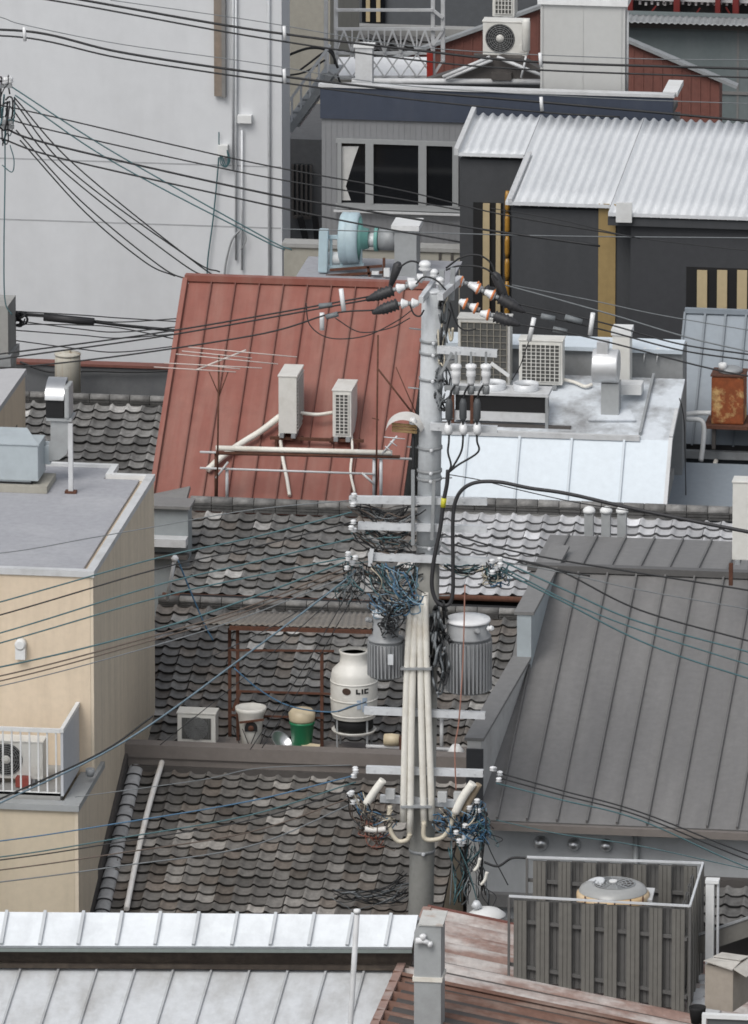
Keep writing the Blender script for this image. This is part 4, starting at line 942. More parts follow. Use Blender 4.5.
# pipes and junk by the tower
t = thing('pump_assembly', 'small pump with valves and pale pipes right of the cooling tower', 'pump', base(402, 5.9))
b = base(395, 5.9)
mb = MB(); mb.tube([b+Vector((-.45, 0, .12)), b+Vector((.9, 0, .12))], .03, 8); mb.tube([b+Vector((.35, 0, .1)), b+Vector((.35, 0, .5)), b+Vector((.6, 0, .5))], .03, 8); mb.tube([b+Vector((.7, .2, 0)), b+Vector((.7, .2, .6))], .03, 8); mb.tube([b+Vector((.55, .1, .62)), b+Vector((1.05, .1, .62))], .035, 8); mb.build('pipe', white_trim, t)
MB().lathe(b+Vector((-.05, 0, .24)), [(.09, -.12), (.1, 0), (.09, .12)], 14, (1, 0, 0)).build('motor', cream_m, t); MB().box(b.x+.08, b.x+.2, b.y-.08, b.y+.08, zd, zd+.3).build('pump_head', rust, t)
MB().lathe(b+Vector((.95, 0, 0)), [(.12, 0), (.13, .1), (.06, .2)], 14).build('cap', white_m, t)
# rusty frame & canopy
Yr1 = 6.35
t = thing('steel_scaffold', 'rusty steel frame standing over the tubs on the roof deck', 'frame', base(280, Yr1))
for px, py0, Yx in ((230, 628, Yr1+.2), (238, 626, Yr1), (322, 650, Yr1-.2)):
    bb = base(px, Yx); tz = P(px, py0, Yx).z; MB().bar(bb, Vector((bb.x, bb.y, tz)), .048, .048).build('post', rust, t)
for u, v in (((230, 650), (334, 651)), ((236, 691), (334, 694)), ((228, 715), (324, 718))):
    mb = MB(); mb.bar(P(*u, Yr1-.24), P(*v, Yr1-.24), .025, .03); mb.build('crossbar', rust, t)
mb = MB(); barpx(mb, (233, 711), (240, 692), Yr1-.28, .05, .03); mb.build('brace', rust, t)
mb = MB()
for k in range(4):
    bb = base(243+k*4.5, 5.7); mb.tube([bb, Vector((bb.x+.15*(1 if k % 2 else -1), bb.y, zd+.38))], .007, 4)
mb.build('wire_mesh', cable_k, t)
cq = [P(226, 612, 7.6), P(372, 612, 7.6), P(372, 628, 6.1), P(204, 623, 6.1)]
t = thing('canopy_sheet', 'weathered brown corrugated canopy sheet on top of the rusty frame', 'canopy', base(290, 6.5))
corrugated(cq, .09, .012, canopy_m, t, 'sheet'); mb = MB(); mb.bar(cq[3]-Vector((-.4, 0, .06)), cq[2]-Vector((0, 0, .06)), .06, .06); mb.build('edge_beam', rust, t)

# ================================================================== Q  beige building left
Yq0 = 2.3
fc = P(93, 571, Yq0); bz = fc.z
bk = PZ(152, 474, bz); Yqb = bk.y
xq1 = fc.x; xq0 = xq1-9
t = thing('beige_building', 'beige rendered building with flat grey roof and stained side wall, left', 'building', ((xq0+xq1)/2, 4, 0))
mb = MB(); mb.box(xq0, xq1-.05, Yq0, Yqb-.02, 0, bz-.1); mb.build('wall', beige, t)
MB().box(xq1-.047, xq1, Yq0+.003, Yqb-.02, 0, bz-.1).build('side_wall', beige_dirty, t)
MB().box(xq0, xq1-.2, Yq0+.2, Yqb-.2, bz-.09, bz-.05).build('roof', flat_roof, t)
mb = MB(); mb.box(xq0, xq1+.02, Yq0-.03, Yq0+.11, bz-.096, bz); mb.build('coping', white_trim, t)
mb = MB(); mb.box(xq1-.11, xq1+.02, Yq0+.113, Yqb, bz-.096, bz); mb.build('coping', white_trim, t)
px1 = PZ(112, 474, bz)
mb = MB(); mb.box(px1.x, xq1-.113, Yqb-.12, Yqb, bz-.09, bz-.002); mb.box(px1.x-.1, px1.x, Yqb-.1, Yqb+.55, bz-.09, bz-.002); mb.box(xq0, px1.x-.1, Yqb+.45, Yqb+.55, bz-.09, bz-.002); mb.build('rear_parapet', white_m, t)
MB().box(xq0, px1.x-.11, Yqb-.2, Yqb+.45, bz-.3, bz-.051).build('roof_extension', flat_roof, t); MB().box(xq0, px1.x-.02, Yqb-.02, Yqb+.55, 0, bz-.31).build('rear_wall', beige, t)
p = P(21, 648, Yq0-.05); vc = MB().box(p.x-.075, p.x+.075, Yq0-.14, Yq0-.003, p.z-.16, p.z+.1); vc.lathe((p.x, Yq0-.003, p.z+.07), [(.085, 0), (.085, .14), (.06, .16)], 14, (0, -1, 0)); vc.build('vent_cap', white_m, t)
# balcony block
Yb1 = .55
bx = P(78, 805, Yb1); zb = bx.z
x1b = bx.x; 
bal = MB().box(xq0, x1b-.06, Yb1+.003, Yq0-.003, 0, zb-.1).build('balcony_base', M('beige_lower', (.58, .50, .38), .85, var=.05, dirt=(.43, .37, .28), damt=.6, dscale=.9, stretch=(3, 3, .3)), t)
MB().box(x1b-.057, x1b, Yb1, Yq0-.003, 0, zb-.1).build('corner_trim', beige_dirty, bal)
mb = MB(); mb.box(xq0, x1b+.02, Yb1-.05, Yb1+.2, zb-.096, zb); mb.box(x1b-.25, x1b+.02, Yb1+.2, Yq0+.6, zb-.096, zb-.001); mb.build('balcony_coping', duct_m, bal)
# railing
zr = P(57, 733, Yb1+.05).z; xr = P(58, 740, Yb1+.1).x; zf = P(57, 799, Yb1+.1).z
rl = MB().box(xq0, xr, Yb1+.24, Yb1+.3, zr-.06, zr).build('railing', white_m, t)
mb = MB(); xx = xr-.06
for k in range(14): mb.box(xx-.012, xx+.012, Yb1+.255, Yb1+.285, zf+.05, zr-.06); xx -= .135
mb.box(xq0, xr, Yb1+.25, Yb1+.29, zf, zf+.05); mb.build('balusters', white_m, rl)
MB().box(xr+.003, xr+.06, Yb1+.24, Yq0-.02, zr-.05, zr+.01).build('side_rail', white_m, rl)
MB().box(xr+.01, xr+.05, Yb1+.26, Yq0-.03, zf, zr-.054).build('side_panel', M('balcony_panel', (.50, .52, .55), .55, var=.05), rl)
b = P(18, 787, Yb1+.9); ac_unit('white air conditioner with round grey fan standing behind the balcony bars', .86, .32, .60, Vector((b.x, Yb1+.8, zf+.06)))
MB().box(xq0, xr, Yb1+.25, Yq0-.01, zb-.05, zf+.04).build('balcony_floor', concrete, bal)
b = P(24, 783, Yb1+.35)
mb = MB(); mb.lathe(Vector((xr+.3, Yb1+1.2, zb+.1)), [(.05, 0), (.07, .05), (.07, .12)], 12); mb.build('drain_pot', galv_dk, label='small dark pot in the gutter beside the balcony panel', cat='pot')
MB().box(P(16, 780, Yb1+.5).x, P(30, 780, Yb1+.5).x, Yb1+.45, Yb1+.6, zf+.055, zf+.2).build('red_box', M('dull_red', (.28, .06, .045), .7), label='small dull red box under the balcony air conditioner', cat='box')
# AHU on roof
p1 = PZ(40, 492, bz-.05)
Yu = p1.y
x0, x1, z0, z1 = rect(-60, 446, 38, 478, Yu)
t = thing('rooftop_unit', 'pale blue-grey ventilation unit on the beige building roof', 'ventilation unit', ((x0+x1)/2, Yu+.5, bz-.05))
MB().box(x0, x1, Yu, Yu+.7, z0, z1).build('casing', unit_blue, t, bevel=.015); MB().slab([(x0, Yu+.75, z1+.09), (x1-.3, Yu+.75, z1+.09), (x1+.02, Yu-.02, z1+.02), (x0, Yu-.02, z1+.02)], .016).build('lid', unit_blue, t)
MB().box(x0, x1-.12, Yu+.02, Yu+.6, z0-.2, z0-.003).build('plinth', unit_blue, t); MB().box(x0, x1-.1, Yu+.01, Yu+.62, z0-.05, z0-.02).build('gap_shade_strip', black, t)  # black strip on the plinth paints the shaded gap under the casing
mb = MB(); mb.box(x0, x1+.15, Yu-.1, Yu+.75, bz-.048, bz+.06); mb.build('base_slab', concrete_beige, t)
# exhaust elbow duct
Ye = Yu+.55
t = thing('exhaust_duct', 'square grey exhaust duct with shiny hooded mouth on the beige roof', 'exhaust duct', (P(62, 480, Ye).x, Ye, bz-.05))
x0, x1, z0, z1 = rect(36, 446, 50, 464, Ye); MB().box(x0-.05, x1, Ye, Ye+.3, z0, z1).build('side_duct', unit_blue, t)
x0, x1, z0, z1 = rect(49, 421, 69, 462, Ye)
pts = []; rr = (x1-x0)
c0 = Vector((x0-.0, Ye, z0+rr))
prof = [(x0, z0+.02), (x0+rr*.5, z0+.02+rr*.06), (x0+rr*.85, z0+.02+rr*.35), (x1, z0+.1+rr*.6), (x1, z1), (x0+.03, z1), (x0+.03, z0+rr*1.1), (x0, z0+rr*.95)]
MB().poly([(a_, Ye-.01, z_) for a_, z_ in prof], (0, .32, 0)).build('elbow', duct_m, t)
MB().box(x0-.03, x1+.05, Ye-.05, Ye+.36, z1+.003, z1+.05).build('flange', duct_m, t)
x0, x1, z0, z1 = rect(46, 382, 71, 421, Ye)
# hood : curved cowl opening towards camera
n = 8; prof = [(Ye+.36, z0+.06), (Ye+.36, z1-.1)]
for i in range(n+1):
    a_ = PI/2*i/n; prof.append((Ye+.22-.42*math.sin(a_), z1-.3+.3*math.cos(a_)))
hx1 = x1-.1
mb = MB(); vs = []
prof2 = [(Ye+.34, z1-.12)]+[(Ye+.3-.40*math.sin(PI/2*i/n), z1-.28+.28*math.cos(PI/2*i/n)) for i in range(n+1)]
for (yy, z_) in prof2: vs += [(x0, yy, z_), (hx1, yy, z_)]
mb.add(vs, [(2*i, 2*i+1, 2*i+3, 2*i+2) for i in range(len(prof2)-1)], True); mb.build('hood', stainless, t, fix=False)
MB().box(x0+.01, hx1-.01, Ye-.07, Ye+.2, z0+.08, z1-.29).build('hood_mouth', black, t)
MB().box(hx1, x1-.02, Ye-.08, Ye+.34, z0+.06, z1-.06).build('hood_side', duct_m, t, bevel=.03)
MB().box(x0+.08, x1-.02, Ye+.0, Ye+.34, z0+.0, z0+.07).build('hood_base', duct_m, t)
t = thing('duct_post', 'thin white support post beside the exhaust duct', 'post', PZ(71, 493, bz-.05))
b = WL[t]; mb = MB(); mb.bar(b, Vector((b.x, b.y, P(71, 424, b.y).z)), .07, .07); mb.build('post', white_trim, t); MB().box(b.x-.09, b.x+.09, b.y-.06, b.y+.06, b.z+.002, b.z+.04).build('foot', rust, t)
# beige neighbour far left
Yz = 15.
zt = P(25, 369, Yz+4).z
xz = P(25, 369, Yz+4).x
t = thing('beige_neighbour', 'second beige building with recessed opening cut off at the left edge', 'building', (xz-3, Yz+2, 0))
Y0_ = Yz-3
MB().box(xz-8, xz, Y0_, Yz+4, 0, zt-.1).build('wall', beige, t)
MB().box(xz-8, xz+.02, Y0_-.02, Yz+4.02, zt-.096, zt).build('roof', M('pale_roof', (.45, .45, .46), .7, var=.06), t)
pa = PXX(17, 415, xz); MB().box(xz-.3, xz+.004, pa.y-2.0, pa.y, zt-2.3, zt-.75).build('opening', M('recess_brown', (.12, .1, .075), .8), t)
a_ = P(2, 330, 25)
t = thing('pale_pillar', 'pale concrete pillar at the left edge with rusty base', 'pillar', P(3, 366, 25))
p = P(8, 330, 25); MB().box(p.x-1.5, p.x, 25, 25.8, P(3, 380, 25).z-2, P(3, 306, 25).z).build('shaft', concrete, t); MB().box(p.x-1.5, p.x+.05, 24.95, 25.85, P(3, 366, 25).z, P(3, 355, 25).z).build('collar', galv_dk, t)
# bargeboard-like metal at beige/tile junction: slanted grey mast with insulator
t = thing('service_mast', 'slanted white service mast with insulator beside the beige side wall', 'mast', P(166, 600, 9))
MB().tube([P(167, 600, 9), P(175, 558, 9)], .03, 8).build('mast', white_trim, t); MB().lathe(P(175, 561, 9), [(.05, 0), (.06, .05), (.03, .09)], 12).build('insulator', porcelain, t)

# ================================================================== F  dark grey roof house
Ye_ = .8
q = roof_frame(520, 860, 570, 7.4, 819, .335)
xl = P(497, 815, Ye_).x
q[0].x = q[3].x = P(474, 738, 1.4).x+.10
xF = q[0].x
t = thing('grey_seam_house', 'house with wide dark grey standing-seam metal roof at right', 'house', ((q[0].x+q[1].x)/2, 4, 0))
sp = 29.2/S(6); f0 = (XatYZ(579, 7.4, q[0].z)-xF) % sp
seam_roof(q, sp, grey_roof_sheet, .76, t, sw=.03, sh=.055, first=f0)
qF = q
Y9 = solve(lambda Y: project((q[0].x+1, Y, q[0].z-.03*(Y-7.4)))[1], 537, 7.4, 14)
qb = [Vector((xF, Y9, q[0].z-.03*(Y9-7.4))), Vector((q[1].x, Y9, q[0].z-.03*(Y9-7.4))), Vector((q[1].x, 7.45, q[0].z)), Vector((xF, 7.45, q[0].z))]
seam_roof(qb, sp, grey_roof_sheet, .76, t, 'rear_roof', sw=.03, sh=.04, first=f0)
MB().bar(q[0]+Vector((-.05, .02, .06)), q[1]+Vector((0, .02, .06)), .17, .1).build('ridge_cap', grey_roof_seam, t)
MB().box(xF, q[2].x, q[3].y-.1, q[3].y-.005, q[3].z-.13, q[3].z-.02).build('gutter', ridge_metal, t)
zt = q[3].z-.14
wallm = M('facade_grey', (.43, .445, .455), .75, var=.05, dirt=(.33, .34, .345), damt=.6, dscale=.8, stretch=(2, 2, .4))
MB().poly([(xF+.05, q[3].y+.35, 0), (xF+.05, Y9-.1, 0), (xF+.05, Y9-.1, qb[0].z-.1), (xF+.05, 7.4, q[0].z-.1), (xF+.05, q[3].y+.35, q[3].z-.02)], (q[1].x-xF-.1, 0, 0)).build('wall', wallm, t)
for i, (px, py) in enumerate(((541, 843), (574, 844), (606, 845))):
    p = P(px, py, q[3].y+.33); r_ = .115 if i == 0 else .1
    MB().lathe(p, [(r_, -.02), (r_, 0), (r_*.9, .05), (r_*.65, .09), (r_*.3, .11), (.002, .115)], 20, (0, -1, -.2)).build('dome_vent', stainless, t)
p = P(636, 840, q[3].y+.3); MB().tube([Vector((p.x, p.y-.03, q[3].z-.1)), Vector((p.x, p.y-.03, 1))], .045, 8).build('downpipe', galv_dk, t)
p = P(560, 895, q[3].y+.3); MB().box(xF, q[2].x, q[3].y+.2, q[3].y+.345, p.z-.2, p.z).build('sill_band', flash, t)
# small lower tile roof right
q2 = roof_frame(690, 800, 886, .9, 925, .4)
MB().box(q2[0].x, q2[1].x, .95, 1.1, 0, q2[0].z+.1).build('lower_wall', dark_metal, t); tile_roof(q2, tile_dark, t, random.Random(8), name='lower_tile_roof', spread=(.8, 1.2))
# parapet copings on its left
def coping(label, p0, p1, w, zdrop, front_mat):
    t = thing('parapet', label, 'parapet', (p0.x, (p0.y+p1.y)/2, p0.z-zdrop))
    h = Vector((w/2, 0, 0)); MB().slab([p1-h, p1+h, p0+h, p0-h], .05).build('coping', flash, t)
    d = Vector((w/2-.04, 0, 0)); dz = Vector((0, 0, .054))
    mb = MB(); mb.add([p0-d-dz, p0+d-dz, p1+d-dz, p1-d-dz, (p0-d)*1, (p0+d)*1, (p1+d)*1, (p1-d)*1], [])
    for i, z_ in ((4, p0.z-zdrop), (5, p0.z-zdrop), (6, p0.z-zdrop), (7, p0.z-zdrop)): mb.v[i].z = z_
    y0 = .02
    for i in (0, 1, 4, 5): mb.v[i].y += y0
    mb.f += [[0, 1, 2, 3], [4, 5, 6, 7], [0, 1, 5, 4], [1, 2, 6, 5], [2, 3, 7, 6], [3, 0, 4, 7]]; mb.sm += [False]*6; mb.col += [None]*6
    mb.build('parapet_wall', front_mat, t); return t
p0 = P(474, 738, 1.4); p1 = P(522, 656, 4.9)
coping('lower grey metal-capped parapet at the left edge of the dark seam roof', p0, p1, .29, 3.2, M('parapet_pale', (.50, .50, .49), .7, var=.08, dirt=(.34, .33, .32), damt=.7, dscale=1.5))
p2 = P(524, 612, 4.85); p3 = P(560, 545, 8.6)
coping('upper grey metal-capped parapet beside the ridge of the dark seam roof', p2, p3, .30, 2., unit_blue)
x0, x1, z0, z1 = rect(466, 750, 483, 800, 1.35); MB().box(x0, x1, 1.36, 1.41, z0, z1).build('parapet_end_panel', M('end_panel_dark', (.05, .052, .056), .8), label='dark panel closing the street end of the grey parapet', cat='panel')
# AC at the right edge on that roof
p = P(746, 562, 6.2); ac_unit('white air conditioner cut off by the right edge on the dark seam roof', .5, .32, 1.25, p+Vector((.05, 0, 0)), front=None, side=None)
MB().bar(p+Vector((-.22, -.1, 0)), p+Vector((-.22, -.1, -.35)), .06, .06).build('bracket_leg', rust, label='rusty bracket leg under the unit at the right edge', cat='bracket')

# ================================================================== A  white metal roof front-left
YA = -5.2
q = roof_frame(200, 418, 913, YA, 947, .68); zA, ze = q[0].z, q[3].z
q = [PZ(-40, 911.5, zA), PZ(418, 915, zA), PZ(412, 947, ze), PZ(-46, 945.5, ze)]
t = thing('white_roof_house', 'white metal roofed house in the lower left foreground with two roof tiers', 'house', ((q[0].x+q[1].x)/2, -7.5, 0))
sp = 38.2/S(YA)*1.007; f0 = ((PZ(7, 912, zA)-q[0]).length) % sp
seam_roof(q, sp, white_sheet, .72, t, 'upper_roof', sw=.045, sh=.05, first=f0)
n_ = Vector((0, -.012, 0)); dzz = Vector((0, 0, -.062))
MB().bar(q[3]+n_+dzz, q[2]+n_+dzz, .02, .05).build('drip_edge', M('green_grey_edge', (.19, .22, .21), .6), t)
MB().slab([q[0], q[1], q[1]+Vector((0, 1.5, -.8)), q[0]+Vector((0, 1.5, -.8))], .06).build('rear_roof', white_roof, t)
qA = q; ytop2 = q[3].lerp(q[2], .5).y+.25
zl = P(200, 969.5, ytop2).z; q = roof_frame(200, 410, 969.5, ytop2, 1075, .29); zb_ = q[3].z
q = [PZ(-40, 968, zl), PZ(409, 971, zl), PZ(380, 1078, zb_), PZ(-75, 1074, zb_)]
sp = 38.4/S(-6); f0 = ((PZ(21, 968.5, zl)-q[0]).length) % sp
seam_roof(q, sp, white_worn_sheet, .78, t, 'lower_roof', sw=.03, sh=.045, first=f0)
fas = M('brown_fascia', (.05, .038, .03), .85, var=.3, dirt=(.10, .08, .06), damt=.85, dscale=1.2, stretch=(.6, 2, 3))
b_ = Vector((0, .02, 0)); MB().poly([q[0]+b_-Vector((0, 0, .2)), q[1]+b_-Vector((0, 0, .2)), Vector((qA[2].x, q[1].y+.02, ze)), Vector((q[0].x, q[0].y+.02, ze))], (0, .1, 0)).build('fascia', fas, t)
MB().bar(q[0]+Vector((0, -.05, .07)), q[1]+Vector((0, -.05, .07)), .09, .07).build('wall_flashing', fas, t)
MB().box(qA[0].x, q[2].x-.1, q[2].y+.3, YA+1.2, 0, q[3].z-.1).build('wall', concrete, t)
p0 = P(350, 1030, -9.3)
pole = thing('white_pole', 'slim white pole rising past the white roof near its right end', 'pole', (p0.x, p0.y, p0.z-4))
MB().tube([P(348, 1062, -9.3)-Vector((0, 0, 4)), P(350, 1030, -9.3), P(357, 914, -9.3)], .04, 10).build('shaft', white_trim, pole); MB().lathe(P(357, 913, -9.3), [(.05, 0), (.05, .05), (.02, .06)], 10).build('cap', white_m, pole)

# ================================================================== B  rust corrugated roof + duct
kx, ky = -.17, .03
o = P(428, 913, -2.6)
def onB(px, py, h=0.):
    n = Vector((-kx, -ky, 1)).normalized(); d = ray(px, py); return CAM+d*((o-CAM).dot(n)/d.dot(n))+Vector((0, 0, h))
zB = lambda x, y: o.z+kx*(x-o.x)+ky*(y-o.y)
xa = o.x-.02; xb = P(800, 1000, -4).x
yb0, yb1 = -13, -2.55
t = thing('rusty_roof_shed', 'low shed with brown and white rust-worn corrugated roof, lower right foreground', 'shed', (2.5, -6, 0))
yc = -5.6
V3 = lambda x, y, h=0: Vector((x, y, zB(x, y)+h))
corrugated([V3(xa, yb1), V3(xa, yc), V3(xb, yc), V3(xb, yb1)], .42, .075, rust_sheet, t, 'roof')
corrugated([V3(xa-.1, yc+.1, .03), V3(xa-.1, yb0, .03), V3(xb, yb0, .03), V3(xb, yc+.1, .03)], .42, .06, rust_sheet_b, t, 'roof')
mb = MB(); mb.bar(V3(xa, yb1+.03, .04), V3(xb, yb1+.03, .04), .07, .1); mb.build('edge_trim', brown_red, t)
mb = MB(); mb.bar(V3(xa, yb1, .05), V3(xa-.1, yb0, .05), .12, .06); mb.build('verge', M('verge_rose', (.3, .2, .17), .7, var=.15, dirt=(.42, .38, .36), damt=.8, dscale=2), t)
MB().poly([(xa+.1, yb1-.1, 0), (xb, yb1-.1, 0), (xb, yb1-.1, zB(xb, yb1)-.1), (xa+.1, yb1-.1, zB(xa, yb1)-.1)], (0, yb0-yb1+.2, 0)).build('wall', dark_metal, t)
# square duct
Yc = -7.4
x0, x1, z0, z1 = rect(414, 925, 441, 1040, Yc)
t = thing('square_duct', 'square grey metal duct with sloped top and small white tap, bottom centre', 'duct', ((x0+x1)/2, Yc+.2, z0))
MB().poly([(x0, Yc, z0-3), (x1, Yc, z0-3), (x1, Yc, z1-.02), (x0+.1, Yc, z1-.02), (x0, Yc, z1-.12)], (0, .42, 0)).build('body', duct_m, t)
MB().slab([(x0+.06, Yc+.5, z1+.06), (x1+.03, Yc+.5, z1+.06), (x1+.03, Yc-.02, z1), (x0+.06, Yc-.02, z1)], .02).build('lid', M('lid_rusting', (.5, .5, .48), .6, var=.1, dirt=(.33, .18, .1), damt=.8, dscale=3, lo=.55, hi=.7), t)
p = P(420, 979, Yc); MB().box(x0-.02, x1+.02, Yc-.02, Yc+.44, p.z-.035, p.z+.03).build('band', conduit_m, t)
mb = MB(); p = P(416, 941, Yc-.06); mb.tube([p, p+Vector((.1, 0, .01)), p+Vector((.2, 0, -.03))], .05, 10, r2=.035); mb.lathe(p+Vector((.1, -.0, .01)), [(.04, 0), (.05, .06), (.05, .08), (.02, .1)], 12); mb.lathe(p+Vector((.2, 0, -.08)), [(.03, 0), (.045, .05), (.03, .08)], 10); mb.build('tap', porcelain, t)
# ================================================================== fence enclosure
Yf0, Yf1 = -4.7, -2.75
f0 = P(509, 896, Yf0); f1 = P(690, 906, Yf0); b0 = P(527, 857, Yf1); b1 = P(703, 863, Yf1)
zt = (f0.z+f1.z)/2
t = thing('slat_enclosure', 'dark grey slatted screen enclosure standing on the rusty corrugated roof', 'screen', ((f0.x+f1.x)/2, (Yf0+Yf1)/2, zB(f0.x, Yf0)))
rails = {'front': (f0, f1), 'rear': (b0, b1), 'side': (f1, b1)}
def vboard(mb, p, zt_, w, d, dirv, prof=True):
    z0_ = zB(p.x, p.y)+.05; dv = dirv.normalized()*w/2; nn = Vector((0, 0, 1)).cross(dirv).normalized()*d
    a_, b_ = p-dv, p+dv
    # ribbed board: three flat ribs with two grooves
    for k in range(3):
        u0, u1 = k/3, (k+1)/3-.04
        s0, s1 = a_.lerp(b_, u0), a_.lerp(b_, u1)
        mb.poly([(s0.x, s0.y, z0_), (s1.x, s1.y, z0_), (s1.x, s1.y, zt_), (s0.x, s0.y, zt_)], nn)
    mb.poly([(a_.x+nn.x*.6, a_.y+nn.y*.6, z0_), (b_.x+nn.x*.6, b_.y+nn.y*.6, z0_), (b_.x+nn.x*.6, b_.y+nn.y*.6, zt_), (a_.x+nn.x*.6, a_.y+nn.y*.6, zt_)], nn*.8)
def panel(u, v, n, skip=(), nz=1, lean=False):
    d = v-u; z_ = lambda s_: u.z+(v.z-u.z)*s_-.06
    for i in range(n):
        s_ = (i+.5)/n
        if i in skip: continue
        mb = MB(); vboard(mb, u+d*s_, z_(s_), .19, .03*nz, d); mb.build('slat', fence_m, t)
    for i in range(n-1):
        s_ = (i+1.)/n; off = Vector((0, 0, 1)).cross(d).normalized()*.1*nz
        mb = MB(); vboard(mb, u+d*s_+off, z_(s_)-.02, .19, .03*nz, d); mb.build('slat', fence_dk, t)
    mb = MB()
    for fz in (.3, .82):
        off = Vector((0, 0, 1)).cross(d).normalized()*.06*nz
        za, zb_ = u.z-(u.z-zB(u.x, u.y))*fz, v.z-(v.z-zB(v.x, v.y))*fz
        mb.bar(Vector((u.x, u.y, za))+off, Vector((v.x, v.y, zb_))+off, .04, .05)
    mb.build('mid_rail', fence_dk, t)
panel(f0, f1, 8); panel(b0, b1, 7); panel(f1, b1, 5)
for u, v in rails.values(): MB().bar(u, v, .03, .03).build('top_rail', galv, t)
for p in (f0, f1, b0, b1): MB().bar(Vector((p.x, p.y, zB(p.x, p.y))), p-Vector((0, 0, .02)), .035, .035).build('post', fence_dk, t)
# cooling fan head inside
c = P(613, 897, -3.75); 
t = thing('fan_head', 'round fan head with clear dome and orange-cream ring inside the slatted screen', 'cooling tower', (c.x, c.y, zB(c.x, c.y)))
zb_ = zB(c.x, c.y)
hh = c.z-zb_
MB().lathe((c.x, c.y, zb_), [(.45, 0), (.5, .2), (.5, hh-.1)], 28).build('body', galv_dk, t)
MB().lathe((c.x, c.y, c.z-.097), [(.5, 0), (.53, .02), (.53, .16), (.49, .2)], 36).build('ring', M('orange_cream', (.6, .42, .23), .55, var=.1, dirt=(.66, .6, .48), damt=.8, dscale=3), t)
MB().lathe((c.x, c.y, c.z+.105), [(.5, 0), (.47, .05), (.4, .085), (.3, .1)], 32, cap=False).build('dome', M('dome_grey', (.33, .335, .33), .3, var=.08), t)
MB().lathe((c.x+.02, c.y, c.z+.19), [(.001, -.03), (.26, -.03), (.3, .01)], 26).build('fan_opening', dark_metal, t)
mb = MB(); grille_fan(mb, (c.x+.02, c.y, c.z+.215), .3, (0, 0, 1), 5, 12); mb.build('fan_guard', galv_dk, t)
mb = MB(); mb.lathe((c.x-.28, c.y+.05, c.z+.17), [(.16, .0), (.17, .015), (.15, .03)], 22, (-.35, -.2, 1)); mb.build('hatch_ring', galv, t)
MB().lathe((c.x, c.y, c.z+.222), [(.06, 0), (.06, .03)], 14).build('hub', white_m, t)
mb = MB()
for an in range(-2, 3): a_ = -PI/2+.16+an*.45; p = Vector((c.x+.535*math.cos(a_), c.y+.535*math.sin(a_), c.z+.05)); mb.bar(p-Vector((0, 0, .09)), p+Vector((0, 0, .06)), .02, .02)
mb.build('rivet_strip', rust, t)
mb = MB(); mb.slab([P(577, 890, -3.5), P(590, 884, -3.3), P(655, 888, -3.3), P(652, 900, -3.9)], .04); mb.build('deck_plate', white_trim, t)
# right hand clutter
Yx = -3.6
x0, x1, z0, z1 = rect(705, 884, 714, 975, Yx)
t = thing('white_post_panel', 'upright white panel leaning behind the slatted screen at right', 'panel', ((x0+x1)/2, Yx, z0))
MB().box(x0, x1, Yx, Yx+.12, z0-.2, z1).build('panel', white_m, t); MB().box(x0-.01, x1+.07, Yx-.01, Yx+.16, z1+.002, z1+.05).build('cap', white_m, t); MB().box(x1+.04, x1+.07, Yx+.02, Yx+.1, z0-.2, z1).build('flange', galv, t)
t = thing('grey_chute', 'grey metal chute slanting up to the right behind the carton', 'chute', P(720, 935, -3.9))
mb = MB(); mb.bar(P(680, 950, -3.2), P(790, 912, -3.2), .22, .24); mb.build('channel', fence_m, t)
mb = MB(); mb.bar(P(680, 941, -3.32), P(790, 903, -3.32), .03, .03); mb.build('lip', galv_dk, t)
pb = onB(727, 1005); x0, x1, z0, z1 = rect(708, 968, 742, 1010, -6.)
t = thing('carton_box', 'worn beige carton with pale open top on the rusty roof, right edge', 'carton', ((x0+x1)/2, -5.8, z0))
rot = lambda x, y, z: Vector(((x0+x1)/2+(x*math.cos(-.3)-y*math.sin(-.3)), -5.7+x*math.sin(-.3)+y*math.cos(-.3), z))
hw = (x1-x0)/2*.9
MB().poly([rot(-hw, -.3, z0), rot(hw, -.3, z0), rot(hw, -.3, z1), rot(-hw, -.3, z1)], rot(0, .6, 0)-rot(0, 0, 0)).build('body', carton, t)
CP = M('carton_pale', (.5, .48, .44), .8, var=.1, dirt=(.36, .33, .29), damt=.6, dscale=3)
MB().slab([rot(-hw, .3, z1+.02), rot(hw, .3, z1+.02), rot(hw, -.02, z1+.05), rot(-hw, -.02, z1+.05)], .012).build('lid_flap', CP, t)
MB().slab([rot(-hw, -.04, z1+.035), rot(hw, -.04, z1+.035), rot(hw*1.05, -.36, z1+.0), rot(-hw*.95, -.38, z1+.09)], .012).build('lid_flap', CP, t)
MB().slab([rot(hw+.002, .3, z1), rot(hw+.22, .32, z1-.08), rot(hw+.2, -.28, z1-.1), rot(hw+.002, -.3, z1)], .012).build('side_flap', CP, t)
mb = MB(); mb.lathe((x0-.12, -6.3, z0-.1), [(.09, 0), (.12, .2), (.125, .24), (.11, .24), (.1, .2)], 18); mb.build('black_tub', black, label='small black tub beside the beige carton', cat='tub')
x0, x1, z0, z1 = rect(702, 1017, 790, 1045, -7.5)
t = thing('window_sash', 'white window-like frame edge in the bottom right corner', 'frame', ((x0+x1)/2, -7.5, z0))
mb = MB(); mb.box(x0, x1, -7.55, -7.45, z1-.06, z1); mb.box(x0, x0+.06, -7.55, -7.45, z0-.5, z1-.061); mb.build('frame_bar', white_m, t); MB().box(x0+.07, x1, -7.5, -7.47, z0-.5, z1-.07).build('pane', M('pane_grey', (.12, .125, .13), .4), t)
rs = random.Random(12); mb = MB()
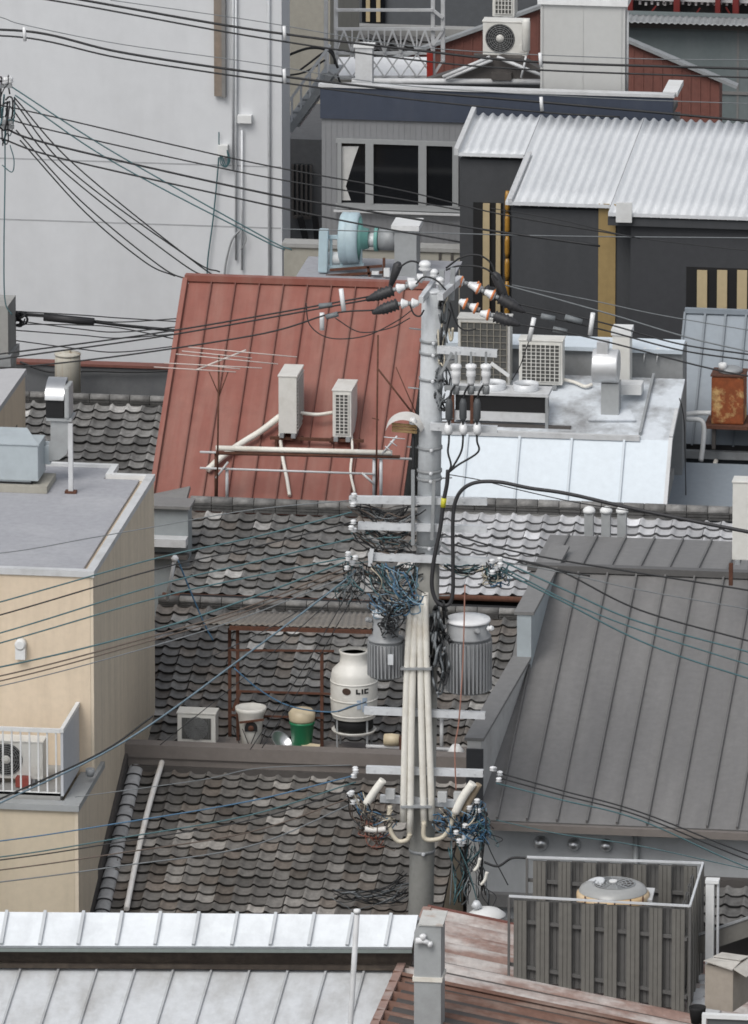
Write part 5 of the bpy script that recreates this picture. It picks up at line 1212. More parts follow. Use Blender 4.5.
for k in range(9):
    p = onB(694+rs.uniform(0, 22), 982+k*4.5, .06); mb.box(p.x-.12, p.x+.13, p.y-.16, p.y+.1, p.z-.02, p.z+.02)
mb.build('scrap_slates', white_trim, label='stack of pale scrap slates beside the slatted screen', cat='slates')

# ================================================================== UTILITY POLE
Y0 = -.12
ptop = P(433, 292, Y0); pm = P(428, 495, Y0); pbm = P(421, 905, Y0)
dirp = (ptop-pbm)/(ptop.z-pbm.z); pb0 = pbm-dirp*pbm.z; pb0.z = 0
t = thing('utility_pole', 'grey concrete utility pole crowded with crossarms, conduits and insulators', 'utility pole', pb0)
pole_t = t
zmid = pm.z
ax = lambda z: pb0+(ptop-pb0)*(z/ptop.z)
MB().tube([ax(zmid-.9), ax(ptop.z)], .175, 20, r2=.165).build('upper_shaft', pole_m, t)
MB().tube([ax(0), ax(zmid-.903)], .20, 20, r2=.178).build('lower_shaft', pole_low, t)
def zpole(py): return solve(lambda z: project(ax(z))[1], py, 0, 16)
for py in (340, 352, 378, 447, 470, 478, 545, 612, 850):
    z = zpole(py); c = ax(z); r_ = .178+.028*(ptop.z-z)/ptop.z
    bnd = MB().lathe(c, [(r_-.004, -.022), (r_+.004, -.02), (r_+.004, .02), (r_-.004, .022)], 20, cap=False).build('band', galv_dk, t)
    MB().lathe(c+Vector((.05, -r_-.005, 0)), [(.03, 0), (.03, .04), (.015, .06)], 8, (0, -1, 0)).build('bolt', galv, bnd)
for i in range(14):
    z = zpole(330)-i*.45; sgn = 1 if i % 2 else -1; c = ax(z); MB().tube([c+Vector((sgn*.16, 0, 0)), c+Vector((sgn*.34, -.02, .02))], .012, 6).build('step_bolt', galv_dk, t)
Yx = Y0-.25
def channel(u, v, Y=Yx, w=.09, h=.105, label=None, mat=galv):
    a_, b_ = P(*u, Y), P(*v, Y); mb = MB()
    d = (b_-a_).normalized(); mb.bar(a_, b_, .012, h); off = Vector((0, w/2, 0))
    mb.bar(a_+off+Vector((0, 0, h/2-.008)), b_+off+Vector((0, 0, h/2-.008)), w, .014); mb.bar(a_+off-Vector((0, 0, h/2-.008)), b_+off-Vector((0, 0, h/2-.008)), w, .014)
    n = int((b_-a_).length/.22)
    for k in range(n): c = a_.lerp(b_, (k+.5)/n); mb.lathe(c+Vector((0, -.007, 0)), [(.014, 0), (.014, .012)], 8, (0, -1, 0))
    return mb.build('crossarm', mat, t, label=label)
arms = {}
arms['a'] = channel((437, 350), (497, 354)); arms['b'] = channel((430, 427), (497, 430), h=.10)
arms['c'] = channel((349, 500), (487, 502)); arms['d'] = channel((358, 526), (487, 530)); arms['e'] = channel((368, 557), (488, 562))
arms['f'] = channel((364, 711), (485, 716)); arms['g'] = channel((366, 770), (483, 774)); arms['h'] = channel((380, 799), (464, 805))
for px, py in ((485, 714), (485, 718)): pass
mb = MB(); mb.bar(P(372, 549, Yx-.05), P(370, 566, Yx-.05), .06, .05, up=(0, 1, 0)); mb.build('end_plate', galv, arms['e'])
mb = MB(); barpx(mb, (413, 470), (413, 545), Yx-.06, .05, .04); barpx(mb, (434, 480), (432, 540), Yx-.06, .05, .04); mb.build('strap', galv_dk, t)
# top steelwork
def skewbar(u, Yu_, v, Yv_, w=.08, h=.08): return MB().bar(P(*u, Yu_), P(*v, Yv_), w, h)
MB().bar(P(440, 297, Y0-.5), P(460, 279, Y0+.55), .09, .1).build('top_arm', galv, t); MB().bar(P(421, 300, Y0-.5), P(438, 277, Y0+.6), .07, .1).build('top_arm', galv, t)
MB().bar(P(453, 268, Y0+.1), P(452, 300, Y0+.1), .07, .05).build('top_bracket', galv_dk, t); MB().bar(P(442, 270, Y0), P(441, 293, Y0), .08, .06).build('top_bracket', galv_dk, t)
MB().lathe(ptop+Vector((0, 0, .003)), [(.16, 0), (.14, .03), (.05, .04)], 20).build('pole_cap', galv, t)
def pin_insulator(p, r_=.06, parent=t, sc_=1.):
    MB().lathe(p, [(.02*sc_, -.06*sc_), (.03*sc_, 0), (r_*.8, .01), (r_, .03*sc_), (r_*.7, .05*sc_), (r_*.95, .07*sc_), (r_*.8, .1*sc_), (r_*.4, .12*sc_)], 14).build('insulator', porcelain, parent)
pin_insulator(P(425, 271, Y0), .1, sc_=1.3); pin_insulator(P(434, 277, Y0), .07); pin_insulator(P(440, 285, Y0-.3), .07)
def strain(u, v, Y, rim=False, boot=None):
    """string of two bell insulators from the arm towards the line, and the black boot on the conductor"""
    a_, b_ = P(*u, Y), P(*v, Y); d = (b_-a_); L_ = d.length; d = d/L_
    k = 2 if L_ > .25 else 1
    for i in range(k):
        s_ = L_*i/k; l = L_/k*.72
        ins = MB().lathe(a_+d*s_, [(.03, 0), (.045, .02), (.05, l*.35), (.072, l*.7), (.08, l*.85), (.05, l)], 14, d).build('strain_insulator', porcelain, t)
        MB().lathe(a_+d*(s_+l+.002), [(.03, 0), (.035, L_/k-l-.006)], 8, d).build('clevis', galv_dk, ins)
        if rim: MB().lathe(a_+d*(s_+l*.7), [(.074, 0), (.09, .01), (.09, .025), (.076, .035)], 14, d).build('rim', orange, ins)
    if boot:
        e = P(*boot, Y); dd = e-b_; mb = MB(); n = 7
        pr = [(.045, 0)]
        for i in range(n): h_ = dd.length*(i+.5)/n; r_ = (.095 if i < 4 else .08-.02*(i-4)); pr += [(r_, h_-.015), (r_*.75, h_+.02)]
        pr.append((.015, dd.length)); mb.lathe(b_, pr, 12, dd); mb.build('line_boot', rubber, t)
strain((418, 283), (393, 290), Y0+.4, boot=(366, 300)); strain((425, 276), (406, 284), Y0+.7); strain((419, 303), (398, 304), Y0-.4, boot=(372, 313))
strain((452, 279), (484, 289), Y0+.5, True, boot=(522, 308)); strain((470, 285), (499, 298), Y0+.3, True, boot=(525, 312)); strain((459, 301), (480, 310), Y0-.3, True); strain((480, 313), (494, 316), Y0-.4, True, boot=(520, 325))
mb = MB(); mb.lathe(P(399, 262, Y0+.6), [(.03, 0), (.07, .05), (.06, .2), (.02, .5)], 10, P(392, 282, Y0+.6)-P(399, 262, Y0+.6)); mb.build('line_boot', rubber, t)
mb = MB(); mb.lathe(P(494, 272, Y0+.4), [(.03, 0), (.07, .05), (.07, .3), (.03, .6)], 10, P(506, 300, Y0+.4)-P(494, 272, Y0+.4)); mb.build('line_boot', rubber, t)
# cut-outs on arm a and pin insulators on arm b
for px in (456, 471, 486):
    p = P(px, 378, Yx-.12)
    co = MB().lathe(p, [(.045, -.1), (.06, -.06), (.06, .02), (.075, .04), (.07, .1), (.06, .13), (.085, .16), (.08, .2), (.03, .22)], 14).build('cutout', porcelain, t)
    MB().lathe(p-Vector((0, 0, .14)), [(.05, -.1), (.055, 0), (.045, .03)], 12).build('cutout_body', galv_dk, co)
    MB().bar(P(px, 352, Yx-.12), P(px, 366, Yx-.12), .03, .04).build('hanger', galv_dk, co)
for px in (449, 464, 478):
    p = P(px, 428, Yx-.1); MB().lathe(p-Vector((0, .05, 0)), [(.05, -.06), (.095, -.03), (.1, 0), (.095, .03), (.05, .06)], 16, (1, 0, .05)).build('spool_insulator', porcelain, t)
mb = MB(); mb.box(P(445, 386, Yx).x, P(490, 386, Yx).x, Yx-.1, Yx-.04, P(460, 389, Yx).z, P(460, 385, Yx).z); mb.build('lower_bracket', galv_dk, t)
mb = MB(); mb.bar(P(491, 363, Yx-.1), P(509, 376, Yx-.1), .045, .04, up=(0, 1, 0)); mb.build('fuse_lever', white_m, t)
mb = MB(); mb.bar(P(440, 375, Yx), P(452, 352, Yx), .04, .04, up=(0, 1, 0)); mb.bar(P(436, 540, Yx), P(460, 560, Yx), .03, .03, up=(0, 1, 0)); mb.build('arm_brace', galv_dk, t)
# conduits
for pts in (((410, 604), (406, 700), (403, 822)), ((416, 603), (412, 700), (410, 836)), ((420, 597), (421, 700), (424, 826)), ((425, 593), (428, 700), (432, 820))):
    MB().tube(catmull([P(*p, Y0-.38) for p in pts], 5), .05, 12).build('conduit', conduit_m, t)
mb = MB()
for py in (668, 806): p0, p1 = P(401, py, Y0-.4), P(432, py, Y0-.4); mb.bar(p0, p1, .13, .03)
mb.build('conduit_strap', galv_dk, t)
def bend(pts, r_, mat=conduit_m, Y=Y0-.45, nm='conduit_bend'): MB().tube(catmull([P(*p, Y) for p in pts], 6), r_, 10).build(nm, mat, t)
bend([(410, 834), (407, 840), (398, 841), (391, 832), (389, 818), (390, 806)], .035, cable_cr)
bend([(424, 822), (424, 837), (432, 840), (444, 836), (452, 822), (455, 812)], .035, cable_cr)
bend([(366, 804), (374, 792), (383, 780)], .06, Y=Y0-.5); bend([(455, 813), (463, 797), (473, 783)], .065, Y=Y0-.5)
bend([(461, 815), (470, 800), (479, 784)], .05, M('sleeve_brown', (.3, .24, .17), .7, var=.25, fine=20), Y=Y0-.42, nm='conduit_sleeve')
bend([(365, 829), (375, 830), (386, 829)], .045, lamp_w, Y=Y0-.5, nm='closure_tube')
# small insulators/clamps along the low crossarms
ri = random.Random(77)
for (px, py, n) in ((353, 502, 3), (353, 528, 3), (352, 562, 5), (497, 566, 5), (354, 773, 3), (494, 775, 4), (352, 800, 4), (474, 808, 4), (462, 838, 7), (480, 705, 0)):
    for k in range(n):
        p = P(px+ri.uniform(-6, 6)*(1 if n > 3 else .3), py+ (k-n/2)*(4 if n < 5 else 3)+ri.uniform(-2, 2), Y0-.45+ri.uniform(-.1, .1))
        MB().lathe(p, [(.03, -.03), (.05, -.02), (.03, 0), (.05, .02), (.03, .035)], 10).build('insulator', porcelain, t)
for px, py in ((390, 794), (442, 797), (458, 797)):
    x0, x1, z0, z1 = rect(px-4, py-5, px+5, py+4, Yx-.1); MB().box(x0, x1, Yx-.16, Yx-.06, z0, z1).build('terminal_box', M('terminal_grey', (.45, .46, .46), .6), t)
for u, v in (((430, 420), (437, 430)),): pass
# hooded lamp left of the pole
t = thing('hooded_lamp', 'small white arched lamp hood with ochre ribs on a thin mast left of the pole', 'lamp', P(413, 498, Y0+.1))
c = P(405, 432, Y0-.2); mb = MB(); vs = []; n = 12
for i in range(n+1):
    a_ = PI*(.08+.84*i/n); 
    for yy, rr in ((-.2, .9), (.2, 1.)): vs.append(c+Vector((math.cos(a_)*.3*rr, yy, math.sin(a_)*.26*rr)))
mb.add(vs, [(2*i, 2*i+1, 2*i+3, 2*i+2) for i in range(n)], True); mb.build('hood', lamp_w, t, fix=False)
mb = MB()
for k in range(3): mb.tube([P(392, 424+k*3.2, Y0-.15), P(417, 426+k*3.2, Y0-.15)], .022, 6)
mb.build('ribs', M('ochre', (.62, .42, .2), .6), t)
MB().tube([P(413, 420, Y0-.05), P(414, 500, Y0-.05)], .025, 6).build('mast', cable_k, t); MB().lathe(P(413, 424, Y0-.3), [(.05, 0), (.06, .04), (.03, .1)], 10).build('cap', white_m, t)
# transformers
def transformer(label, pxc, ytop, ybody, ybot, r_, rt, Y, fins=26, tag_box=False, lid=True):
    bz_ = P(pxc, ybot, Y); bz_.z += 0
    t = thing('transformer', label, 'transformer', bz_)
    zb_, z1_, z2_ = 0, P(pxc, ybody, Y).z-bz_.z, P(pxc, ytop, Y).z-bz_.z
    MB().lathe(bz_, [(r_*.86, 0), (r_*.86, z1_)], 28).build('tank', trafo, t)
    mb = MB()
    for i in range(fins):
        a_ = 2*PI*i/fins; d = Vector((math.cos(a_), math.sin(a_), 0)); mb.bar(bz_+d*r_*.93+Vector((0, 0, .03)), bz_+d*r_*.93+Vector((0, 0, z1_-.03)), .02, r_*.12, up=d)
    mb.build('cooling_fins', trafo, t)
    MB().lathe(bz_+Vector((0, 0, z1_+.002)), [(r_*.95, 0), (r_*.95, .03), (rt, .06), (rt, z2_-z1_-.05)], 28).build('neck', trafo, t)
    MB().lathe(bz_+Vector((0, 0, z2_-.045)), [(rt+.02, 0), (rt+.025, .02), (rt+.015, .045), (rt*.5, .06)], 28).build('lid', trafo_lid, t)
    for an in (-.4, 3.5, 5.2):
        p = bz_+Vector((math.cos(an)*(rt+.02), math.sin(an)*(rt+.02), z2_-.12)); d = Vector((math.cos(an), math.sin(an), .3))
        MB().lathe(p, [(.03, 0), (.045, .03), (.03, .05), (.045, .07), (.03, .1)], 10, d).build('bushing', porcelain if an < 0 else trafo, t)
    if tag_box:
        f = Vector((CAM.x-bz_.x, CAM.y-bz_.y, 0)).normalized(); p = bz_+f*(r_+.02)+Vector((.06, 0, z1_*.62)); MB().box(p.x-.03, p.x+.05, p.y-.02, p.y, p.z-.08, p.z+.08).build('nameplate', galv, t)
    return t
transformer('smaller finned grey transformer with name plate, left of the pole', 386, 612, 640, 676, .28, .19, Y0-.25, 30, True)
transformer('larger finned grey transformer with white round lid, right of the pole', 468, 618, 637, 690, .36, .31, Y0-.1, 36)
mb = MB(); mb.bar(P(405, 660, Y0-.1), P(448, 664, Y0-.1), .08, .08); mb.bar(P(405, 640, Y0-.1), P(448, 644, Y0-.1), .08, .08); mb.build('transformer_bracket', galv_dk, pole_t)
# ================================================================== CABLES
Yc = Y0-.3
# tangles
def tangle(name, label, cx, cy, sx, sy, n, mats, Y, rad=.011, seed=1, dy=.25):
    rg = random.Random(seed); t = thing(name, label, 'cable bundle', P(cx, cy+sy, Y))
    for m_, cnt in mats:
        mb = MB()
        for k in range(max(3, int(cnt*.95))):
            x, y = rg.gauss(0, .42), rg.gauss(0, .42); pts = []; an = rg.uniform(0, 2*PI)
            for j in range(rg.randint(4, 8)):
                l = math.hypot(x, y); f_ = 1 if l < 1 else (1+.35*(1-math.exp(-(l-1))))/l
                pts.append(P(cx+x*f_*sx, cy+y*f_*sy, Y+rg.uniform(-dy, dy))); an += rg.gauss(0, .9)
                x += .45*math.cos(an)-.12*x; y += .45*math.sin(an)-.12*y
            mb.tube(catmull(pts, 5), rad*rg.uniform(.7, 1.4), 5)
        mb.build('strand_bundle', m_, t)
    return t
def drape(label, A, B, mats, sag, Y=None, rad=.011, seed=1, dy=.16, wig=4):
    """strands running from clamps in box A to clamps in box B, each hanging by its own slack"""
    rg = random.Random(seed); Y = Yc if Y is None else Y; rad *= .85
    t = thing('cable_bundle', label, 'cable bundle', P((A[0]+B[1])/2, max(A[3], B[3])+sag[1]*.6, Y))
    for m_, cnt in mats:
        mb = MB()
        for k in range(cnt):
            a_ = (rg.uniform(A[0], A[1]), rg.uniform(A[2], A[3])); b_ = (rg.uniform(B[0], B[1]), rg.uniform(B[2], B[3])); sg = rg.uniform(*sag)
            pts = []; n = rg.randint(4, 6)
            for i in range(n+1):
                f_ = i/n; w_ = 0 if i in (0, n) else wig
                pts.append(P(a_[0]+(b_[0]-a_[0])*f_+rg.gauss(0, w_), a_[1]+(b_[1]-a_[1])*f_+4*f_*(1-f_)*sg+rg.gauss(0, w_*.6), Y+rg.uniform(-dy, dy)))
            mb.tube(catmull(pts, 5), rad*rg.uniform(.6, 1.35), 5)
        mb.build('strand_bundle', m_, t)
    return t
drape('dark cables draped from the left insulators to the pole under the top crossarm', (346, 376, 503, 512), (404, 426, 504, 528), ((cable_k, 11), (cable_g, 5), (cable_br, 5)), (0, 16), Y=Y0-.16, dy=.07, seed=2)
drape('dark cables draped under the second crossarm left of the pole', (350, 378, 529, 540), (398, 426, 530, 556), ((cable_k, 11), (cable_g, 5), (cable_t, 4), (cable_br, 4)), (-4, 16), Y=Y0-.16, dy=.07, seed=3)
drape('tangled dark cables hanging below the third crossarm left of the pole', (352, 385, 562, 574), (390, 424, 562, 580), ((cable_k, 11), (cable_g, 5), (cable_t, 5), (cable_br, 3)), (2, 26), Y=Y0-.16, dy=.07, seed=4)
drape('blue and green wires falling from the third crossarm into the conduit tops', (366, 418, 563, 572), (402, 424, 594, 606), ((cable_lb, 8), (cable_b, 4), (cable_t, 7), (cable_k, 5), (cable_cr, 3)), (2, 22), Y=Yc-.2, seed=5, rad=.010)
drape('short blue wire tails looping over the left transformer top', (366, 384, 592, 606), (390, 412, 598, 612), ((cable_lb, 8), (cable_b, 5), (cable_k, 6), (cable_g, 4)), (2, 16), Y=Yc-.2, seed=6, rad=.010)
drape('black lead wires dropping onto the left transformer', (384, 402, 604, 612), (378, 404, 622, 638), ((cable_k, 12), (cable_g, 6)), (-3, 6), Y=Yc-.25, seed=7, rad=.012)
drape('loose wires hanging at the left end of the third crossarm', (342, 362, 556, 576), (338, 366, 588, 608), ((cable_t, 5), (cable_k, 7), (cable_g, 5)), (0, 10), seed=8, rad=.009)
drape('blue and grey wires wrapped at the right end of the third crossarm', (482, 498, 560, 568), (494, 512, 562, 580), ((cable_b, 6), (cable_t, 7), (cable_k, 6), (cable_cr, 3)), (4, 22), seed=9, rad=.009)
drape('wire strands looped under the right half of the third crossarm', (434, 452, 563, 567), (474, 492, 564, 569), ((cable_t, 5), (cable_k, 7), (cable_cr, 2)), (1, 9), seed=10, rad=.010, wig=1.5)
tangle('cable_tangle', 'dark wiring between pole and larger transformer', 440, 650, 9, 42, 0, ((cable_k, 14), (cable_g, 9)), Yc, seed=6, rad=.016)
drape('pale brown and dark wires drooping left of the conduit feet', (346, 366, 792, 806), (366, 398, 806, 834), ((cable_cr, 5), (cable_br, 8), (cable_k, 8), (cable_b, 4)), (2, 26), Y=Yc-.1, seed=11, rad=.010)
drape('red-brown wires hanging below the left sleeve', (360, 372, 812, 826), (372, 398, 832, 850), ((M('red_brown_cable', (.22, .075, .05), .6), 6), (cable_br, 4)), (2, 16), Y=Yc-.1, seed=12, rad=.009)
drape('blue wires drooping right of the conduit feet', (432, 462, 806, 826), (462, 492, 800, 836), ((cable_b, 12), (cable_lb, 5), (cable_k, 9), (cable_cr, 3)), (4, 26), Y=Yc-.1, seed=13, rad=.010)
drape('blue loops at the far right of the lowest crossarm', (474, 484, 800, 812), (478, 496, 826, 846), ((cable_b, 10), (cable_k, 8), (cable_t, 5)), (-4, 14), Y=Yc-.1, seed=14, rad=.010, wig=5)
drape('dark wires hanging low beside the pole foot', (448, 486, 838, 848), (452, 492, 880, 910), ((cable_k, 15), (cable_t, 7), (cable_g, 4)), (-4, 10), seed=15, rad=.010, wig=3)
tangle('cable_tangle', 'grey and brown jumper wires hanging behind the pole top', 445, 330, 7, 36, 0, ((cable_cr, 5), (cable_k, 6), (cable_g, 7)), Yc+.2, seed=12, rad=.014, dy=.12)
tangle('cable_tangle', 'grey frayed wires beside the pole at the hung fuses', 443, 388, 8, 20, 0, ((cable_g, 14), (cable_k, 6)), Yc+.2, seed=13, rad=.013, dy=.12)
drape('dark cluttered wires along the tile eave at the pole foot', (330, 372, 888, 902), (400, 414, 868, 896), ((cable_k, 14), (cable_g, 5)), (2, 12), Y=Yc+.4, seed=16, rad=.010, wig=3)
# jumpers over the top
cable([(398, 268), (412, 261), (428, 268), (440, 274)], Y0+.3, .015, cable_k, 'black jumper loop over the pole top to the left')
cable([(446, 268), (462, 257), (478, 255), (490, 262), (496, 274)], Y0+.4, .015, cable_k, 'higher black jumper loop over the pole top to the right')
cable([(446, 270), (458, 266), (475, 266), (488, 270), (498, 280)], Y0+.2, .015, cable_k, 'lower black jumper loop over the pole top to the right')
cable([(416, 284), (424, 277), (436, 280), (446, 290)], Y0-.5, .013, cable_k, 'short black jumper around the front of the pole top')
cable([(410, 305), (414, 314), (420, 316), (424, 310)], Y0-.5, .013, cable_k, 'short black drop loop at the left of the pole top')
cable([(450, 302), (456, 322), (464, 330), (476, 329)], Y0-.2, .013, cable_k, 'black drop loop right of the pole top before the big grid unit')
cable([(306, 303), (310, 325), (330, 338), (365, 336), (395, 322), (412, 310)], Y0+.2, .009, cable_k, 'thin slack wire loop hanging before the red roof, lower')
cable([(335, 318), (360, 332), (390, 328), (410, 318)], Y0+.2, .009, cable_k, 'thin slack wire loop hanging before the red roof, upper')
# HV lines left
cable([(-200, 380), (0, 354), (170, 331), (372, 296)], Y0+.4, .013, cable_k, 'black power line crossing the red roof to the pole, uppermost of three')
cable([(-200, 388), (0, 359), (170, 335), (372, 299)], Y0+.2, .013, cable_k, 'black power line crossing the red roof to the pole, middle of three')
cable([(-200, 378), (40, 365), (250, 336), (330, 314), (374, 310)], Y0-.4, .013, cable_k, 'black power line crossing the red roof to the pole, lowest of three')
def marker(px0, py0, px1, py1, Y, label, mat=porcelain, r=.035):
    MB().tube([P(px0, py0, Y), P(px1, py1, Y)], r, 8).build('line_spacer', mat, label=label, cat='spacer')
marker(341, 289, 344, 312, Y0, 'white rod spacer clipped on the left power lines, right one'); marker(322, 313, 322, 330, Y0-.3, 'white rod spacer clipped on the left power lines, left one')
marker(319, 306, 332, 305, Y0+.3, 'grey sleeve on the upper left power line', cable_g, .04); marker(326, 317, 338, 314, Y0-.4, 'grey sleeve on the lower left power line', cable_g, .04)
# HV lines right
cable([(518, 304), (600, 322), (680, 344), (760, 356), (900, 378)], Y0+.3, .013, cable_k, 'black power line to the right edge, uppermost of three')
cable([(520, 311), (600, 329), (680, 350), (760, 362), (900, 384)], Y0+.3, .013, cable_k, 'black power line to the right edge, middle of three')
cable([(516, 324), (560, 331), (620, 345), (700, 366), (760, 378), (900, 400)], Y0-.4, .013, cable_k, 'black power line to the right edge, lowest of three')
cable([(505, 285), (560, 300), (620, 317), (690, 338), (760, 354)], Y0+.6, .012, cable_g, 'thin grey line above the power lines at right')
cable([(512, 285), (590, 300), (660, 315), (760, 332)], Y0+.9, .008, cable_g, 'faint grey wire crossing the charcoal wall')
marker(593, 313, 590, 335, Y0, 'white rod spacer on the right power lines, right one'); marker(534, 318, 529, 341, Y0-.2, 'white rod spacer on the right power lines, left one')
for k, (a_, b_, l) in enumerate((((541, 316), (555, 319), 'upper left'), ((565, 317), (582, 322), 'upper right'), ((553, 329), (567, 332), 'lower'))): marker(*a_, *b_, Y0+.2, f'dark grey sleeve on the right power lines, {l} one', cable_g, .045)
cable([(529, 341), (525, 352), (520, 366), (512, 380)], Y0-.2, .008, cable_k, 'thin wire hanging from the right spacer to the fuses')
# cut-out drops
for i, (px, l) in enumerate(((449, 'left'), (463, 'middle'), (477, 'right'))):
    cable([(px+6, 385), (px+1, 396), (px, 420), (px, 440), (px-1+(0, -1, 2)[i]*1, 452), (451 + (0, 3, 7)[i], 465), (448, 473)], Yx-.2, .016, cable_k, f'black fuse drop cable right of the pole, {l} of three')
    MB().lathe(P(px, 421, Yx-.2), [(.03, 0), (.055, .05), (.055, .27), (.03, .34)], 12).build('cable_sleeve', M('sleeve_grey', (.07, .075, .08), .6), label=f'grey sleeve on the fuse drop cable, {l} of three', cat='sleeve')
cable([(448, 470), (447, 484), (444, 500), (440, 530), (434, 560), (432, 585), (436, 600), (443, 606)], Yx-.25, .032, rubber, 'thick black riser cable with yellow tape running down the pole')
MB().tube([P(444, 498, Yx-.25), P(443, 507, Yx-.25)], .04, 10).build('yellow_tape', yellow, label='yellow tape band on the thick riser cable', cat='tape')
cable([(443, 606), (450, 603), (453, 590), (453, 560), (453, 520), (456, 500), (464, 488), (478, 482), (500, 482), (530, 488), (570, 494), (640, 510), (760, 534), (900, 560)], Yx-.2, .03, rubber, 'thick black cable arching from the pole to the right edge')
cable([(446, 474), (480, 480), (520, 490), (580, 503), (660, 515)], Yx-.1, .008, cable_k, 'thin stay wire from the pole over the pale roof')
cable([(455, 535), (500, 548), (560, 560), (640, 573), (760, 592)], Yc, .014, cable_k, 'black cable from the second crossarm to the right, upper')
cable([(455, 545), (500, 556), (560, 570), (590, 576)], Yc, .014, cable_k, 'black cable from the second crossarm to the right, lower')
cable([(505, 562), (560, 572), (640, 590), (760, 611), (900, 636)], Yc, .009, cable_g, 'pale thin wire fanning over the dark seam roof')
cable([(500, 556), (560, 571), (640, 610), (760, 644), (900, 684)], Yc, .014, cable_k, 'dark cable fanning over the dark seam roof, first from top')
cable([(500, 560), (570, 592), (640, 622), (760, 655), (900, 694)], Yc, .014, cable_t, 'blue-green cable fanning over the dark seam roof, second from top')
cable([(500, 566), (570, 602), (640, 630), (760, 668), (900, 710)], Yc, .012, cable_t, 'blue-green cable fanning over the dark seam roof, third from top')
cable([(500, 570), (560, 600), (650, 645), (760, 682), (900, 725)], Yc, .014, cable_t, 'blue-green cable fanning over the dark seam roof, lowest')
# left mid bundle
rows = [(602, 538, 352, 512, cable_t, 'first'), (615, 548, 352, 522, cable_k, 'second'), (633, 563, 354, 538, cable_t, 'third'), (643, 577, 354, 556, cable_t, 'fourth')]
for y0_, ym, xe, ye, m_, l in rows:
    cable([(-200, y0_+54), (0, y0_), (153, (y0_*.36+ym*.64)-2), (250, ym), (xe, ye)], Yc, .012, m_, f'blue-grey service cable before the beige building, {l} from top')
cable([(-200, 702), (0, 667), (153, 630), (250, 598), (350, 560)], Yc, .014, cable_t, 'blue-green service cable before the beige building, fifth from top')
cable([(-200, 714), (0, 676), (153, 636), (250, 606), (350, 566)], Yc, .012, cable_br, 'brown service cable before the beige building, upper of two')
cable([(-200, 720), (0, 681), (153, 640), (250, 610), (352, 570)], Yc, .011, cable_br, 'brown service cable before the beige building, lower of two')
cable([(-200, 724), (0, 686), (153, 646), (250, 615), (352, 574)], Yc, .009, cable_g, 'grey service cable before the beige building, lowest')
cable([(-100, 852), (0, 803), (125, 741), (250, 652), (340, 584), (356, 570)], Yc, .015, M('muted_blue_cable', (.13, .19, .235), .6, var=.2), 'thicker muted blue cable slanting up from lower left to the pole')
cable([(-100, 847), (0, 799), (100, 753), (153, 716)], Yc+.1, .015, cable_k, 'dark cable beside the thicker muted blue cable')
cable([(-100, 556), (0, 553), (90, 538), (153, 527), (250, 510), (352, 500)], Yc, .008, cable_g, 'thin grey wire across the flat grey roof')
cable([(178, 560), (190, 590), (205, 625), (213, 640)], 8.8, .014, cable_b, 'blue wire hanging from the white service mast')
cable([(234, 668), (260, 690), (290, 706), (330, 712), (352, 706), (366, 702)], 5.7, .012, cable_b, 'blue hose looping across the rusty frame to the cooling tower')
cable([(366, 702), (355, 706), (338, 712)], Yc, .008, cable_k, 'short black wire at the cooling tower front')
# crossing wires left of the pole down to lower left
for k, (x0_, y0_, x1_, y1_) in enumerate(((342, 590, 160, 745), (350, 590, 250, 750), (356, 592, 262, 748), (345, 582, 205, 660))):
    cable([(x0_, y0_), ((x0_+x1_)/2, (y0_+y1_)/2+4), (x1_, y1_)], Yc, .007, cable_k, f'hair-thin dark wire slanting over the middle tile roof, {("first", "second", "third", "fourth")[k]} from left' if False else ('hair-thin dark wire slanting over the tubs to the deck, longest', 'hair-thin dark wire ending left of the green bucket', 'hair-thin dark wire ending at the green bucket', 'hair-thin dark wire ending at the canopy edge')[k])
# lower left
for y0_, ym, ye, m_, l in ((841, 801, 775, cable_b, 'first'), (857, 815, 782, cable_t, 'second'), (860, 820, 788, cable_k, 'third'), (870, 832, 796, cable_br, 'fourth'), (882, 846, 802, cable_g, 'fifth')):
    cable([(-200, y0_+22), (0, y0_), (120, (y0_+ym)/2+2), (250, ym), (356, ye)], Yc, .011, m_, f'low service cable crossing the front tile roof, {l} from top')
cable([(75, 797), (200, 780), (260, 768), (352, 765)], Yc, .007, cable_g, 'pale thin wire across the top of the front tile roof')
# lower right
for y0_, ym, ye, m_, l in ((772, 812, 858, cable_k, 'first'), (777, 816, 864, cable_k, 'second'), (783, 820, 872, cable_t, 'third')):
    cable([(496, y0_), (560, (y0_+ym)/2-2), (640, ym), (760, ye), (900, ye+40)], Yc, .012, m_, f'low service cable over the eave at right, {l} from top')
cable([(496, 820), (560, 834), (640, 846), (760, 872), (900, 900)], Yc, .008, cable_t, 'pale blue-green wire below the eave of the dark seam roof')
cable([(484, 862), (498, 866), (512, 858), (528, 858)], -1.5, .02, cable_k, 'short dark lead joining the slatted screen rail')
cable([(465, 585), (463, 660), (459, 720), (455, 748), (456, 790)], Yx-.3, .011, M('copper_wire', (.34, .17, .13), .5), 'copper-coloured earth wire hanging right of the conduits')
for k, (pts, m_) in enumerate((([(456, 840), (470, 875), (478, 905)], cable_t), ([(452, 838), (452, 870), (450, 905)], cable_g), ([(484, 830), (490, 850), (508, 885)], cable_k))):
    cable(pts, Yc-.1, .009, m_, ('blue-green wire dropping beside the pole foot', 'grey wire dropping straight beside the pole foot', 'dark wire slanting to the slatted screen')[k])
